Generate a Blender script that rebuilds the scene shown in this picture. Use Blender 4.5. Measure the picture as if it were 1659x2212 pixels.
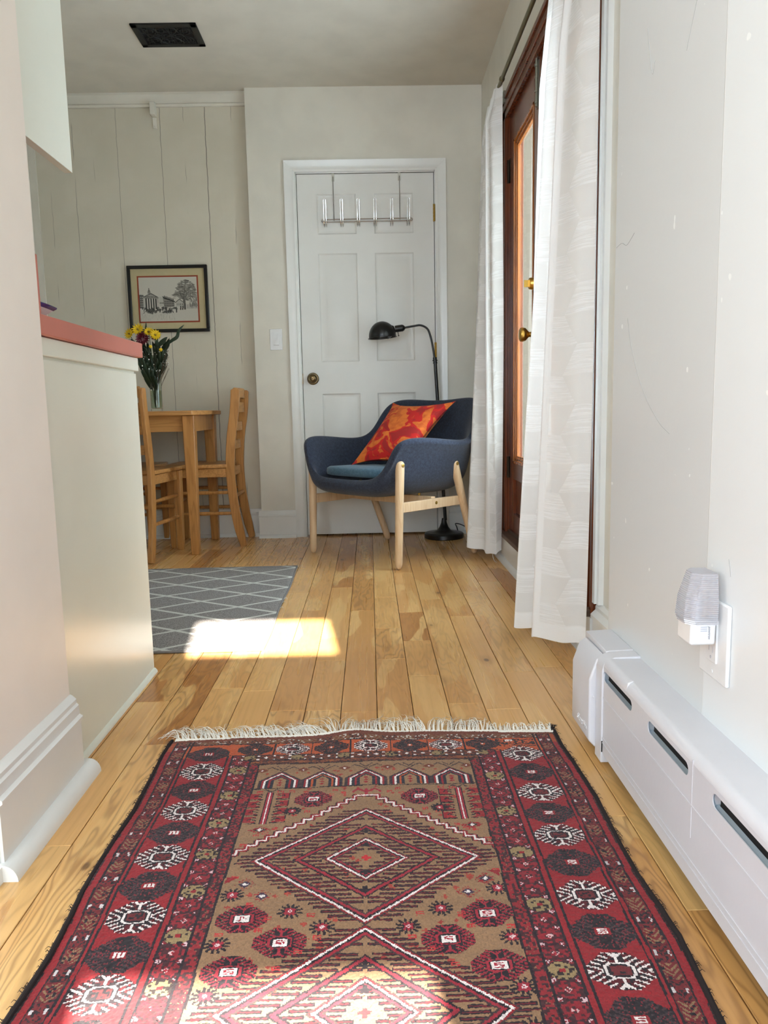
import bpy, math, random
import numpy as np
from mathutils import Vector, Matrix
random.seed(7); rng = np.random.default_rng(7)
for o in list(bpy.data.objects): bpy.data.objects.remove(o)
S = bpy.context.scene
COL = S.collection
pi = math.pi

def lin(c):
    c = c/255.
    return c/12.92 if c <= .04045 else ((c+.055)/1.055)**2.4
def rgb(r, g, b): return (lin(r), lin(g), lin(b), 1.)

# ------------------------------------------------------------------ camera
cam_d = bpy.data.cameras.new('camera'); cam = bpy.data.objects.new('camera', cam_d); COL.objects.link(cam)
pt, yw, rl = .1333, .0165, -.0204
fw = Vector((math.sin(yw)*math.cos(pt), math.cos(yw)*math.cos(pt), -math.sin(pt)))
ri = Vector((math.cos(yw), -math.sin(yw), 0)); up = ri.cross(fw)
r2 = ri*math.cos(rl)+up*math.sin(rl); u2 = -ri*math.sin(rl)+up*math.cos(rl)
cam.matrix_world = Matrix(((r2.x, u2.x, -fw.x, 0), (r2.y, u2.y, -fw.y, 0), (r2.z, u2.z, -fw.z, .73), (0, 0, 0, 1)))
cam_d.sensor_fit = 'HORIZONTAL'; cam_d.sensor_width = 36; cam_d.lens = 1640/1659*36
cam_d.clip_start = .02; cam_d.clip_end = 60
S.camera = cam

# ------------------------------------------------------------------ light
S.view_settings.view_transform = 'Standard'; S.view_settings.look = 'None'
S.view_settings.gamma = 1; S.view_settings.exposure = 0.80; S.view_settings.use_curve_mapping = False
W = bpy.data.worlds.new('sky'); S.world = W; W.use_nodes = True
bg = W.node_tree.nodes['Background']; bg.inputs[0].default_value = (.74, .87, 1.0, 1); bg.inputs[1].default_value = 8.0

sd = bpy.data.lights.new('sun', 'SUN'); sun = bpy.data.objects.new('sun', sd); COL.objects.link(sun)
sd.energy = 36; sd.angle = math.radians(.58); sd.color = (1, .94, .83)
d = Vector((-.134, 1, -.532)).normalized()
sun.rotation_euler = d.to_track_quat('-Z', 'Y').to_euler()

def area(name, loc, direction, sx, sy, power, color):
    l = bpy.data.lights.new(name, 'AREA'); l.shape = 'RECTANGLE'; l.size = sx; l.size_y = sy; l.energy = power; l.color = color
    o = bpy.data.objects.new(name, l); COL.objects.link(o); o.location = loc
    o.rotation_euler = Vector(direction).to_track_quat('-Z', 'Y').to_euler(); return o
# unseen fill lamps added in the front room behind the camera
area('added_rear_fill', (-.95, -1.46, 1.45), (0, 1, -.05), 1.3, 1.5, 37, (.74, .87, 1.0))
area('added_side_fill', (-2.16, -.25, 1.45), (1, 0, -.05), 1.5, 1.5, 11, (.68, .84, 1.0))
area('added_entry_fill', (.16, -1.46, 1.24), (0, 1, -.05), .44, .22, 3, (.92, .96, 1.0))

# ------------------------------------------------------------------ helpers
def tag(o, label=None, cat=None, group=None, kind=None):
    if label: o['label'] = label
    if cat: o['category'] = cat
    if group: o['group'] = group
    if kind: o['kind'] = kind
    return o
def thing(name, label, cat, loc=(0, 0, 0), rz=0, group=None):
    o = bpy.data.objects.new(name, None); COL.objects.link(o)
    o.location = loc; o.rotation_euler = (0, 0, rz); o.empty_display_size = .05
    return tag(o, label, cat, group)
def dup(root, loc, rz, label, group=None):
    r = root.copy(); COL.objects.link(r); r.location = loc; r.rotation_euler = (0, 0, rz); r['label'] = label
    if group: r['group'] = group
    for ch in list(root.children):
        c = ch.copy(); COL.objects.link(c); c.parent = r
        for g in list(ch.children):
            d_ = g.copy(); COL.objects.link(d_); d_.parent = c
    return r

class MB:
    def __init__(s): s.v = []; s.f = []; s.M = Matrix.Identity(4)
    def add(s, vs, fs):
        n = len(s.v); s.v += [tuple(s.M @ Vector(v)) for v in vs]; s.f += [tuple(n+i for i in f) for f in fs]; return s
    def box(s, x0, x1, y0, y1, z0, z1):
        vs = [(x, y, z) for z in (z0, z1) for y in (y0, y1) for x in (x0, x1)]
        return s.add(vs, [(0, 2, 3, 1), (4, 5, 7, 6), (0, 1, 5, 4), (2, 6, 7, 3), (0, 4, 6, 2), (1, 3, 7, 5)])
    def hexa(s, bot, top):
        return s.add(list(bot)+list(top), [(3, 2, 1, 0), (4, 5, 6, 7), (0, 1, 5, 4), (1, 2, 6, 5), (2, 3, 7, 6), (3, 0, 4, 7)])
    def tube(s, pts, r, seg=10, caps=True, flat=1.0, close=False):
        pts = [Vector(p) for p in pts]; n = len(pts)
        rs = r if isinstance(r, (list, tuple)) else [r]*n
        t0 = (pts[1]-pts[0]).normalized(); a = t0.orthogonal().normalized(); vs = []
        for i, p in enumerate(pts):
            if close: t = pts[(i+1) % n]-pts[i-1]
            else: t = pts[min(i+1, n-1)]-pts[max(i-1, 0)]
            t.normalize(); a = (a-t*a.dot(t)).normalized(); b = t.cross(a)
            for k in range(seg):
                q = 2*pi*k/seg; vs.append(p+(a*math.cos(q)+b*math.sin(q)*flat)*rs[i])
        fs = []
        for i in range(n if close else n-1):
            j = (i+1) % n
            for k in range(seg):
                l = (k+1) % seg; fs.append((i*seg+k, i*seg+l, j*seg+l, j*seg+k))
        if caps and not close: fs += [tuple(range(seg))[::-1], tuple((n-1)*seg+k for k in range(seg))]
        return s.add(vs, fs)
    def lathe(s, prof, seg=24, axis='Z', c=(0, 0, 0), sx=1, sy=1):
        vs = []
        for r, h in prof:
            for k in range(seg):
                q = 2*pi*k/seg; x, y = r*math.cos(q)*sx, r*math.sin(q)*sy
                p = (x, y, h) if axis == 'Z' else ((h, x, y) if axis == 'X' else (x, h, y))
                vs.append((p[0]+c[0], p[1]+c[1], p[2]+c[2]))
        fs = []; n = len(prof)
        for i in range(n-1):
            for k in range(seg):
                l = (k+1) % seg
                f = (i*seg+k, i*seg+l, (i+1)*seg+l, (i+1)*seg+k)
                fs.append(f if axis != 'Y' else f[::-1])
        fs += [tuple(range(seg))[::-1], tuple((n-1)*seg+k for k in range(seg))]
        return s.add(vs, fs)
    def extrude(s, prof, axis, a0, a1):
        # prof: 2D points; axis Y -> (x,z) profile run along y ; axis X -> (y,z) run along x ; Z -> (x,y)
        def P(p, a): return (p[0], a, p[1]) if axis == 'Y' else ((a, p[0], p[1]) if axis == 'X' else (p[0], p[1], a))
        n = len(prof); vs = [P(p, a0) for p in prof]+[P(p, a1) for p in prof]
        return s.add(vs, [tuple(range(n))[::-1], tuple(range(n, 2*n))]+[(i, (i+1) % n, n+(i+1) % n, n+i) for i in range(n)])
    def build(s, name, mat, parent=None, bevel=0, smooth=35, sub=0, seg=2, kind=None, loc=None):
        me = bpy.data.meshes.new(name); me.from_pydata(s.v, [], s.f); me.update()
        import bmesh
        bm = bmesh.new(); bm.from_mesh(me); bmesh.ops.recalc_face_normals(bm, faces=bm.faces); bm.to_mesh(me); bm.free()
        me.materials.append(mat)
        o = bpy.data.objects.new(name, me); COL.objects.link(o)
        if parent: o.parent = parent
        if bevel:
            m = o.modifiers.new('bevel', 'BEVEL'); m.width = bevel; m.segments = seg; m.limit_method = 'ANGLE'; m.angle_limit = math.radians(40)
        if sub:
            m = o.modifiers.new('sub', 'SUBSURF'); m.levels = sub; m.render_levels = sub
        if smooth:
            for p in me.polygons: p.use_smooth = True
            me.set_sharp_from_angle(angle=math.radians(smooth if not bevel else 80))
        if kind: o['kind'] = kind
        return o
def struct(name, mb, mat, label=None, **k):
    o = mb.build(name, mat, **k)
    if not k.get('parent'): o['kind'] = 'structure'
    if label: o['label'] = label
    return o
def cr(P, n):  # Catmull-Rom through points
    P = [Vector(p) for p in P]; out = []
    Q = [P[0]*2-P[1]]+P+[P[-1]*2-P[-2]]
    for i in range(1, len(Q)-2):
        for k in range(n):
            t = k/n; a, b, c, d_ = Q[i-1], Q[i], Q[i+1], Q[i+2]
            out.append(.5*((2*b)+(c-a)*t+(2*a-5*b+4*c-d_)*t*t+(3*b-a-3*c+d_)*t**3))
    out.append(P[-1]); return out

# ------------------------------------------------------------------ materials
class NT:
    def __init__(s, name):
        s.mat = bpy.data.materials.new(name); s.mat.use_nodes = True
        s.t = s.mat.node_tree; s.bs = s.t.nodes['Principled BSDF']; s.out = s.t.nodes['Material Output']
    def n(s, typ, **k):
        nd = s.t.nodes.new(typ)
        for a, b in k.items():
            if a.startswith('i_'):
                key = a[2:]; key = int(key) if key.isdigit() else key
                s.set(nd.inputs[key], b)
            else: setattr(nd, a, b)
        return nd
    def set(s, inp, v):
        if isinstance(v, bpy.types.NodeSocket): s.t.links.new(v, inp)
        else: inp.default_value = v
    def m(s, op, *a):
        nd = s.t.nodes.new('ShaderNodeMath'); nd.operation = op
        for i, v in enumerate(a): s.set(nd.inputs[i], v)
        return nd.outputs[0]
    def mix(s, f, a, b, mode='MIX'):
        nd = s.t.nodes.new('ShaderNodeMix'); nd.data_type = 'RGBA'; nd.blend_type = mode
        s.set(nd.inputs[0], f); s.set(nd.inputs[6], a); s.set(nd.inputs[7], b); return nd.outputs[2]
    def noise(s, vec, scale=1, detail=2, rough=.5, dist=0):
        nd = s.t.nodes.new('ShaderNodeTexNoise'); s.set(nd.inputs['Vector'], vec); nd.inputs['Scale'].default_value = scale
        nd.inputs['Detail'].default_value = detail; nd.inputs['Roughness'].default_value = rough; nd.inputs['Distortion'].default_value = dist
        return nd.outputs['Fac']
    def comb(s, x, y, z):
        nd = s.t.nodes.new('ShaderNodeCombineXYZ')
        for i, v in enumerate((x, y, z)): s.set(nd.inputs[i], v)
        return nd.outputs[0]
    def sep(s, v):
        nd = s.t.nodes.new('ShaderNodeSeparateXYZ'); s.set(nd.inputs[0], v); return nd.outputs
    def ss(s, v, a, b):  # smoothstep a..b
        nd = s.t.nodes.new('ShaderNodeMapRange'); nd.interpolation_type = 'SMOOTHSTEP'
        s.set(nd.inputs[0], v); nd.inputs[1].default_value = a; nd.inputs[2].default_value = b; return nd.outputs[0]
    def obj(s): return s.n('ShaderNodeTexCoord').outputs['Object']
    def pos(s): return s.n('ShaderNodeNewGeometry').outputs['Position']
    def uv(s): return s.n('ShaderNodeTexCoord').outputs['UV']
    def attr(s, name): return s.n('ShaderNodeAttribute', attribute_name=name)
    def bump(s, h, st=.2, dist=.01):
        nd = s.n('ShaderNodeBump'); nd.inputs['Strength'].default_value = st; nd.inputs['Distance'].default_value = dist
        s.set(nd.inputs['Height'], h); s.t.links.new(nd.outputs[0], s.bs.inputs['Normal'])
    def base(s, c, rough=.5, metal=0, **k):
        s.set(s.bs.inputs['Base Color'], c); s.set(s.bs.inputs['Roughness'], rough); s.bs.inputs['Metallic'].default_value = metal
        for a, b in k.items(): s.set(s.bs.inputs[a.replace('_', ' ')], b)
        return s.mat

def paint(name, c, rough=.45, var=.03, bump=.05, sc=6):
    t = NT(name); p = t.pos()
    n = t.noise(p, sc, 3)
    c2 = tuple(x*(1-var*2.5) for x in c[:3])+(1,)
    col = t.mix(t.ss(n, .3, .7), c, c2)
    t.bump(t.noise(p, 90, 2), bump, .004)
    return t.base(col, rough)
def plain(name, c, rough=.5, metal=0, **k):
    t = NT(name); n = t.noise(t.obj(), 40, 2)
    col = t.mix(n, c, tuple(x*.88 for x in c[:3])+(1,))
    return t.base(col, rough, metal, **k)

M = {}
M['wall'] = paint('warm_wall_paint', rgb(226, 221, 208), .42)
M['wall_grey'] = paint('cool_white_wall_paint', rgb(226, 223, 214), .38)
M['ceiling'] = paint('ceiling_paint', rgb(218, 211, 197), .6)
M['trim'] = paint('white_trim_gloss', rgb(234, 234, 230), .25, .015, .03)
M['door'] = paint('white_door_paint', rgb(230, 229, 224), .38, .015, .03)
M['panel'] = paint('cream_panel_gloss', rgb(232, 233, 219), .28, .01, .03)
M['pier'] = paint('pink_white_wall_paint', rgb(248, 240, 230), .4, .015)
M['heater'] = paint('heater_enamel', rgb(220, 218, 222), .3, .015, .06)
M['plastic'] = plain('white_plastic', rgb(240, 240, 240), .3)
M['black'] = plain('black_enamel', rgb(12, 12, 13), .32)
M['iron'] = plain('black_iron_grille', rgb(20, 20, 18), .6)
M['dark'] = plain('dark_void', rgb(12, 10, 10), .9)
M['brass'] = plain('aged_brass', rgb(200, 160, 80), .28, 1)
M['bronze'] = plain('antique_bronze', rgb(118, 100, 72), .35, 1)
M['chrome'] = plain('chrome_wire', rgb(205, 205, 205), .12, 1)
M['steel'] = plain('dull_steel', rgb(150, 150, 138), .4, 1)
M['bracket'] = plain('pale_bracket_steel', rgb(204, 202, 190), .4, .3)
M['rod'] = plain('antique_brass_rod', rgb(110, 100, 70), .35, .8)
M['pink'] = paint('pink_laminate', rgb(206, 122, 106), .3, .05, .02, 3)
M['sill'] = plain('weathered_threshold', rgb(96, 74, 58), .6)

def wood(name, light, dark, axis=2, sc=1., rough=.35, streak=.5):
    t = NT(name); o = t.obj(); x, y, z = t.sep(o)
    v = [t.m('MULTIPLY', q, 60*sc if i != axis else 4*sc) for i, q in enumerate((x, y, z))]
    g = t.noise(t.comb(*v), 1, 4, .6, .4)
    v2 = [t.m('MULTIPLY', q, 14*sc if i != axis else 1.2*sc) for i, q in enumerate((x, y, z))]
    n2 = t.noise(t.comb(*v2), 1, 2)
    rings = t.m('SINE', t.m('MULTIPLY', n2, 60))
    f = t.m('ADD', t.m('MULTIPLY', t.ss(g, .3, .75), streak), t.m('MULTIPLY', t.ss(rings, .2, 1), .3))
    t.bump(g, .08, .002)
    return t.base(t.mix(f, light, dark), rough)
M['pine'] = wood('honey_pine', rgb(198, 142, 80), rgb(150, 98, 48), 2)
M['pine_x'] = wood('honey_pine_lengthwise', rgb(204, 150, 88), rgb(156, 104, 52), 0)
M['birch'] = wood('pale_birch', rgb(226, 196, 158), rgb(206, 168, 124), 2, 1, .4, .4)
M['mahog'] = wood('varnished_mahogany', rgb(120, 60, 30), rgb(72, 30, 14), 2, 1, .22)
M['mahog_l'] = wood('varnished_golden_oak', rgb(172, 102, 46), rgb(110, 58, 24), 2, 1, .22)

# ---- floor boards
def floor_mat():
    t = NT('oak_floor'); p = t.pos(); x, y, z = t.sep(p)
    tone = t.attr('tone').outputs['Fac']; seed = t.attr('seed').outputs['Fac']
    s1 = t.m('MULTIPLY', seed, 37.)
    grain = t.noise(t.comb(t.m('MULTIPLY', x, 110.), t.m('MULTIPLY', y, 1.6), s1), 1, 3, .5)
    warp = t.noise(t.comb(t.m('MULTIPLY', x, 9.), t.m('MULTIPLY', y, 1.5), s1), 1, 3, .55)
    rings = t.m('POWER', t.m('ABSOLUTE', t.m('SINE', t.m('MULTIPLY', warp, 58.))), 5.)
    fig = t.attr('fig').outputs['Fac']
    sap = t.noise(t.comb(t.m('MULTIPLY', x, 11.), t.m('MULTIPLY', y, 2.2), t.m('ADD', s1, 9.)), 1, 2, .4)
    sapm = t.ss(sap, .54, .555)
    light = rgb(228, 178, 112); mid = rgb(206, 148, 84); brown = rgb(180, 122, 66)
    c = t.mix(tone, light, mid)
    c = t.mix(t.m('MULTIPLY', t.ss(tone, .5, .9), .9), c, brown)
    c = t.mix(t.m('MULTIPLY', sapm, .85), c, rgb(232, 186, 120))
    c = t.mix(t.m('MULTIPLY', t.ss(grain, .42, .80), .20), c, rgb(150, 98, 48))
    c = t.mix(t.m('MULTIPLY', t.m('MULTIPLY', rings, fig), .46), c, rgb(120, 76, 38))
    vo = t.n('ShaderNodeTexVoronoi'); vo.inputs['Scale'].default_value = 1
    t.set(vo.inputs['Vector'], t.comb(t.m('MULTIPLY', x, 6.5), t.m('MULTIPLY', y, 3.6), s1))
    kd = t.m('ADD', vo.outputs['Distance'], t.m('MULTIPLY', warp, .05))
    knot = t.m('SUBTRACT', 1., t.ss(kd, .055, .09)); halo = t.m('SUBTRACT', 1., t.ss(kd, .06, .24))
    c = t.mix(t.m('MULTIPLY', halo, .35), c, rgb(140, 86, 40))
    c = t.mix(t.m('MULTIPLY', knot, .75), c, rgb(66, 40, 22))
    blotch = t.noise(p, 2.2, 2); c = t.mix(t.m('MULTIPLY', t.ss(blotch, .4, .8), .16), c, rgb(150, 100, 56))
    t.bump(t.m('ADD', grain, t.m('MULTIPLY', t.noise(p, 7, 1), 1.2)), .06, .003)
    return t.base(c, t.m('ADD', .22, t.m('MULTIPLY', grain, .14)), 0, Coat_Weight=.08, Coat_Roughness=.15)
M['floor'] = floor_mat()

# ------------------------------------------------------------------ floor
CEIL = 2.49
def build_floor():
    v = []; f = []; tone = []; seed = []; fig = []
    joints = {0: [2.92, 2.49, 2.17], -1: [2.727, 1.777], -2: [3.105, 2.168], -3: [2.744, 1.796], 1: [3.364, 2.686, 2.343, 2.022],
              2: [2.867, 1.813], 3: [3.742, 2.616], 4: [2.985, 2.03]}
    bw = .0885; g = .0009
    tones = {(-3, 0): .25, (-4, 0): .05}
    for k in range(-26, 9):
        x0 = .0025+k*bw; x1 = x0+bw
        if x0 > .9: break
        js = joints.get(k)
        R = random.Random(k*77+5)
        ys = [4.7]
        if js: ys += js
        y = ys[-1]
        while y > -1.7:
            if not js and len(ys) == 1: y -= R.uniform(.1, .7)
            else: y -= R.uniform(.32, 1.1)
            ys.append(y)
        ys[-1] = -1.7
        for a, b in zip(ys[1:], ys[:-1]):
            n = len(v); zt = R.uniform(-.0002, .0002)
            X0, X1, Y0, Y1 = x0+g, x1-g, a+g*.5, b-g*.5; e = .0008
            v += [(X0, Y0, -.006), (X1, Y0, -.006), (X1, Y1, -.006), (X0, Y1, -.006),
                  (X0, Y0, -e+zt), (X1, Y0, -e+zt), (X1, Y1, -e+zt), (X0, Y1, -e+zt),
                  (X0+e, Y0+e, zt), (X1-e, Y0+e, zt), (X1-e, Y1-e, zt), (X0+e, Y1-e, zt)]
            f += [(n+8, n+9, n+10, n+11)]+[(n+i, n+(i+1) % 4, n+4+(i+1) % 4, n+4+i) for i in range(4)]+[(n+4+i, n+4+(i+1) % 4, n+8+(i+1) % 4, n+8+i) for i in range(4)]
            tv = R.choice([.0, .1, .3, .45, .5, .6, .8]); sv = R.random()*50; fv = R.choice([0, .1, .3, .5, 1])
            tone += [tv]*9; seed += [sv]*9; fig += [fv]*9
    n = len(v); v += [(-3, -1.7, -.004), (1, -1.7, -.004), (1, 4.7, -.004), (-3, 4.7, -.004)]
    v += [(-3, -1.7, -.09), (1, -1.7, -.09), (1, 4.7, -.09), (-3, 4.7, -.09)]
    f += [(n, n+1, n+2, n+3), (n+7, n+6, n+5, n+4)]+[(n+i, n+4+i, n+4+(i+1) % 4, n+(i+1) % 4) for i in range(4)]
    tone += [1.]*6; seed += [0.]*6; fig += [0]*6
    me = bpy.data.meshes.new('floor'); me.from_pydata(v, [], f); me.update()
    for nm, arr in (('tone', tone), ('seed', seed), ('fig', fig)):
        a = me.attributes.new(nm, 'FLOAT', 'FACE'); a.data.foreach_set('value', np.array(arr, np.float32))
    me.materials.append(M['floor'])
    dk = plain('board_gap_shadow', rgb(60, 36, 18), .8); me.materials.append(dk)
    for i in range(len(f)-6, len(f)): me.polygons[i].material_index = 1
    o = bpy.data.objects.new('floor', me); COL.objects.link(o); o['kind'] = 'structure'
    o['label'] = 'honey oak strip floor with knots and dark gaps between boards'
build_floor()

# ------------------------------------------------------------------ room shell
XR = .655; YW = 4.43; YA = 4.5; XL = -1.88
struct('ceiling', MB().box(-2.4, .9, -1.7, 4.7, CEIL, CEIL+.1), M['ceiling'], 'shaded warm white ceiling')
# end wall with the white door
w = MB(); w.box(-.645, -.385, YW, YW+.12, 0, CEIL); w.box(.395, XR+.06, YW, YW+.12, 0, CEIL); w.box(-.385, .395, YW, YW+.12, 2.046, CEIL); w.box(-.385, .395, YW+.075, YW+.12, 0, 2.046)
struct('wall_back', w, M['wall'], 'end wall around the white panelled door')
# alcove wall of painted boards with cracked joints
def crackmat():
    t = NT('painted_boards'); p = t.pos(); x, y, z = t.sep(p)
    acc = None
    wob = t.m('MULTIPLY', t.m('SUBTRACT', t.noise(t.comb(0., 0., z), 14, 3), .5), .012)
    for i, (xi, wd, st, th) in enumerate([(-1.375, .0012, .6, .0), (-1.13, .0012, .8, .0), (-.88, .0015, 1., .0), (-1.62, .0012, .7, .45), (-1.0, .001, .6, .5), (-.735, .0012, .6, .5), (-1.51, .001, .4, .5), (-1.76, .001, .5, .5)]):
        dd = t.m('ABSOLUTE', t.m('SUBTRACT', t.m('ADD', x, wob), xi))
        mk = t.m('MULTIPLY', t.m('SUBTRACT', 1., t.ss(dd, wd*.5, wd*2.2)), st)
        if th: mk = t.m('MULTIPLY', mk, t.ss(t.noise(t.comb(0., float(i), z), 3, 2), th, th+.08))
        acc = mk if acc is None else t.m('MAXIMUM', acc, mk)
    c = t.mix(t.ss(t.noise(p, 5, 3), .3, .7), rgb(216, 209, 192), rgb(210, 203, 185))
    c = t.mix(t.m('MULTIPLY', acc, .75), c, rgb(84, 76, 64))
    t.bump(t.m('SUBTRACT', t.noise(t.comb(t.m('MULTIPLY', x, 30), 0., t.m('MULTIPLY', z, 5)), 1, 2), acc), .25, .003)
    return t.base(c, .42)
M['boards'] = crackmat()
struct('wall_alcove', MB().box(XL-.1, -.645, YA, YA+.1, 0, CEIL), M['boards'], 'vertical painted boards with fine cracks behind the dining table')
struct('wall_left', MB().box(XL-.1, XL, 1.475, YA, 0, CEIL), M['wall'])
struct('trim_1', MB().box(XL, XL+.012, YA-.10, YA, .15, 2.42).box(XL+.001, XL+.05, YA-.010, YA, .15, 2.42), M['wall'], 'corner strip at the left end of the alcove')
struct('trim_2', MB().extrude([(YA, 2.42), (YA-.014, 2.42), (YA-.018, 2.432), (YA-.01, 2.438), (YA-.012, 2.455), (YA-.03, 2.478), (YA-.03, CEIL), (YA, CEIL)], 'X', XL, -.645), M['wall'], 'picture rail moulding along the top of the board wall')
# wall on the right, with the opening for the glazed double doors
w = MB(); w.box(XR, XR+.06, 1.66, 2.25, 0, CEIL); w.box(XR, XR+.06, 3.62, YW, 0, CEIL); w.box(XR, XR+.06, 2.25, 3.62, 2.03, CEIL); w.box(XR, XR+.06, 2.25, 3.62, 0, .135)
struct('wall_right', w, M['wall'], 'wall holding the glazed doors')
# wall nearer the camera on the right, a thicker section with a paler near part and a thin pale ridge
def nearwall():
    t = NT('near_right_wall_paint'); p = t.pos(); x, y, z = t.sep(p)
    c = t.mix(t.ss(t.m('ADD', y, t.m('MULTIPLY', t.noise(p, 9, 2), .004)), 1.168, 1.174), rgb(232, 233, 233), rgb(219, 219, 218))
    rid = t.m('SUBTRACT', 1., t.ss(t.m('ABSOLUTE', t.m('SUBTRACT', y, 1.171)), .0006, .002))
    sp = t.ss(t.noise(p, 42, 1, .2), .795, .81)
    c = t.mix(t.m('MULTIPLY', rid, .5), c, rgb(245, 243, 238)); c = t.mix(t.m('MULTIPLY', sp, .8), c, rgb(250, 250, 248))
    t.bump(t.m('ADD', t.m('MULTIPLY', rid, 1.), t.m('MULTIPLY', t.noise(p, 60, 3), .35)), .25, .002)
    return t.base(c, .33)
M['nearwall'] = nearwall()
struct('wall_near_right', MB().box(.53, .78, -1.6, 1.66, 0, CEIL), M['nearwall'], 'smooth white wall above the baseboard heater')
# scuff marks on that wall
def scuff(pts, r, nm):
    o = MB().tube([(.5299, y, z) for y, z in cr([(a, b, 0) for a, b in pts], 8) and [(q[0], q[1]) for q in cr([(a, b, 0) for a, b in pts], 8)]], r, 4).build('scuff', M['scuff'], WNR)
    return o
WNR = bpy.data.objects['wall_near_right']
M['scuff'] = plain('grey_scuff', rgb(178, 177, 176), .7)
scuff([(1.574, .905), (1.545, .838), (1.475, .755), (1.395, .70), (1.34, .678)], .0004, 's')
scuff([(1.50, 1.42), (1.47, 1.33), (1.455, 1.345)], .0004, 's')
scuff([(1.28, 1.36), (1.295, 1.335), (1.315, 1.30)], .0005, 's')
scuff([(1.655, 1.06), (1.62, 1.062), (1.59, 1.052), (1.56, 1.06), (1.545, 1.066)], .0005, 's')
scuff([(1.10, .50), (1.096, .49), (1.092, .475)], .0006, 's')
# wall end on the left
struct('wall_near_left', MB().box(-2.0, -.615, 1.145, 1.475, 0, CEIL), M['pier'], 'pinkish white wall end at the left edge')
# front room behind the camera
w = MB()
def wall_holes(x0, x1, y0, y1, zt, holes, axis):
    # holes: (a0,a1,z0,z1) along axis
    cuts = sorted({h[0] for h in holes} | {h[1] for h in holes}); lo, hi = (x0, x1) if axis == 'X' else (y0, y1)
    edges = [lo]+cuts+[hi]
    for a, b in zip(edges[:-1], edges[1:]):
        if b-a < 1e-6: continue
        hs = sorted([h for h in holes if h[0] <= a+1e-6 and h[1] >= b-1e-6], key=lambda h: h[2]); z = 0
        for h in hs+[(0, 0, zt, zt)]:
            if h[2] > z+1e-6:
                if axis == 'X': w.box(a, b, y0, y1, z, h[2])
                else: w.box(x0, x1, a, b, z, h[2])
            z = h[3]
wall_holes(-2.3, .78, -1.6, -1.5, CEIL, [(-1.6, -.3, .7, 2.2), (-.065, .395, 1.12, 1.331), (-.065, .395, 1.99, 2.238)], 'X')  # added openings, the two slots sized so the sun falls in patches
struct('wall_rear', w, M['wall_grey'], 'unseen front room wall with openings shaped for the sun patches')
w = MB(); wall_holes(-2.3, -2.2, -1.5, 1.145, CEIL, [(-1.0, .5, .7, 2.2)], 'Y')
struct('wall_front_room_left', w, M['wall_grey'])
def winframe(name, ax, a0, a1, z0, z1, c):
    m = MB(); t = .04
    def bx(p0, p1, q0, q1):
        if ax == 'X': m.box(p0, p1, c-.02, c+.02, q0, q1)
        else: m.box(c-.02, c+.02, p0, p1, q0, q1)
    bx(a0, a1, z0, z0+t*.4); bx(a0, a1, z1-t*.4, z1); bx(a0, a0+t*.4, z0, z1); bx(a1-t*.4, a1, z0, z1)
    bx(a0, a1, (z0+z1)/2-.012, (z0+z1)/2+.012)
    return struct(name, m, M['trim'])
struct('added_panel_1', MB().box(-1.6, -.3, -1.57, -1.56, .7, 2.2), M['trim'], 'opaque white panel added to close the rear opening against the sun'); struct('added_panel_2', MB().box(-2.27, -2.26, -1.0, .5, .7, 2.2), M['trim'], 'opaque white panel added to close the side opening against the sky')  # opaque panels added to shut out sun and sky behind the fill lamps
# porch wall beyond the glazed doors; unseen wall added to block the sun
struct('wall_porch', MB().box(.72, 2.4, 3.80, 3.92, -.3, 2.7), plain('porch_siding', rgb(112, 100, 86), .8), 'pale porch wall outside the glazed doors')
struct('wall_sun_blocker', MB().box(.715, 3.2, 1.5, 1.64, -.3, 5.2), M['wall_grey'])  # added out of view to keep sun off the glazed doors

# ---- baseboards
def baseprof(x, h, s):  # profile (offset,z) with shoe; x = wall plane, s = direction into the room
    return [(x, 0), (x+s*.036, 0), (x+s*.034, .008), (x+s*.028, .016), (x+s*.018, .02), (x+s*.018, h-.035), (x+s*.024, h-.033), (x+s*.024, h-.026), (x+s*.015, h-.018), (x+s*.012, h-.006), (x+s*.006, h), (x, h)]
struct('baseboard_back', MB().extrude(baseprof(YW, .16, -1), 'X', -.66, -.441), M['trim'], 'white baseboard left of the panelled door')
struct('baseboard_back_right', MB().extrude(baseprof(YW, .16, -1), 'X', .455, XR), M['trim'])
struct('baseboard_alcove', MB().extrude(baseprof(YA, .165, -1), 'X', XL, -.647), M['trim'], 'white baseboard under the board wall')
struct('baseboard_right', MB().extrude([(XR, 0), (XR-.045, 0), (XR-.043, .01), (XR-.034, .02), (XR-.026, .024), (XR-.026, .118), (XR, .118)], 'Y', 2.14, YW-.037), M['trim'], 'white riser board below the glazed doors')
struct('baseboard_right_near', MB().extrude([(XR, 0), (XR-.02, 0), (XR-.02, .12), (XR-.026, .122), (XR-.026, .132), (XR-.012, .145), (XR-.012, .155), (XR-.004, .165), (XR, .165)], 'Y', 1.66, 2.135), M['trim'], 'short baseboard between heater and curtain')
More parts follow.
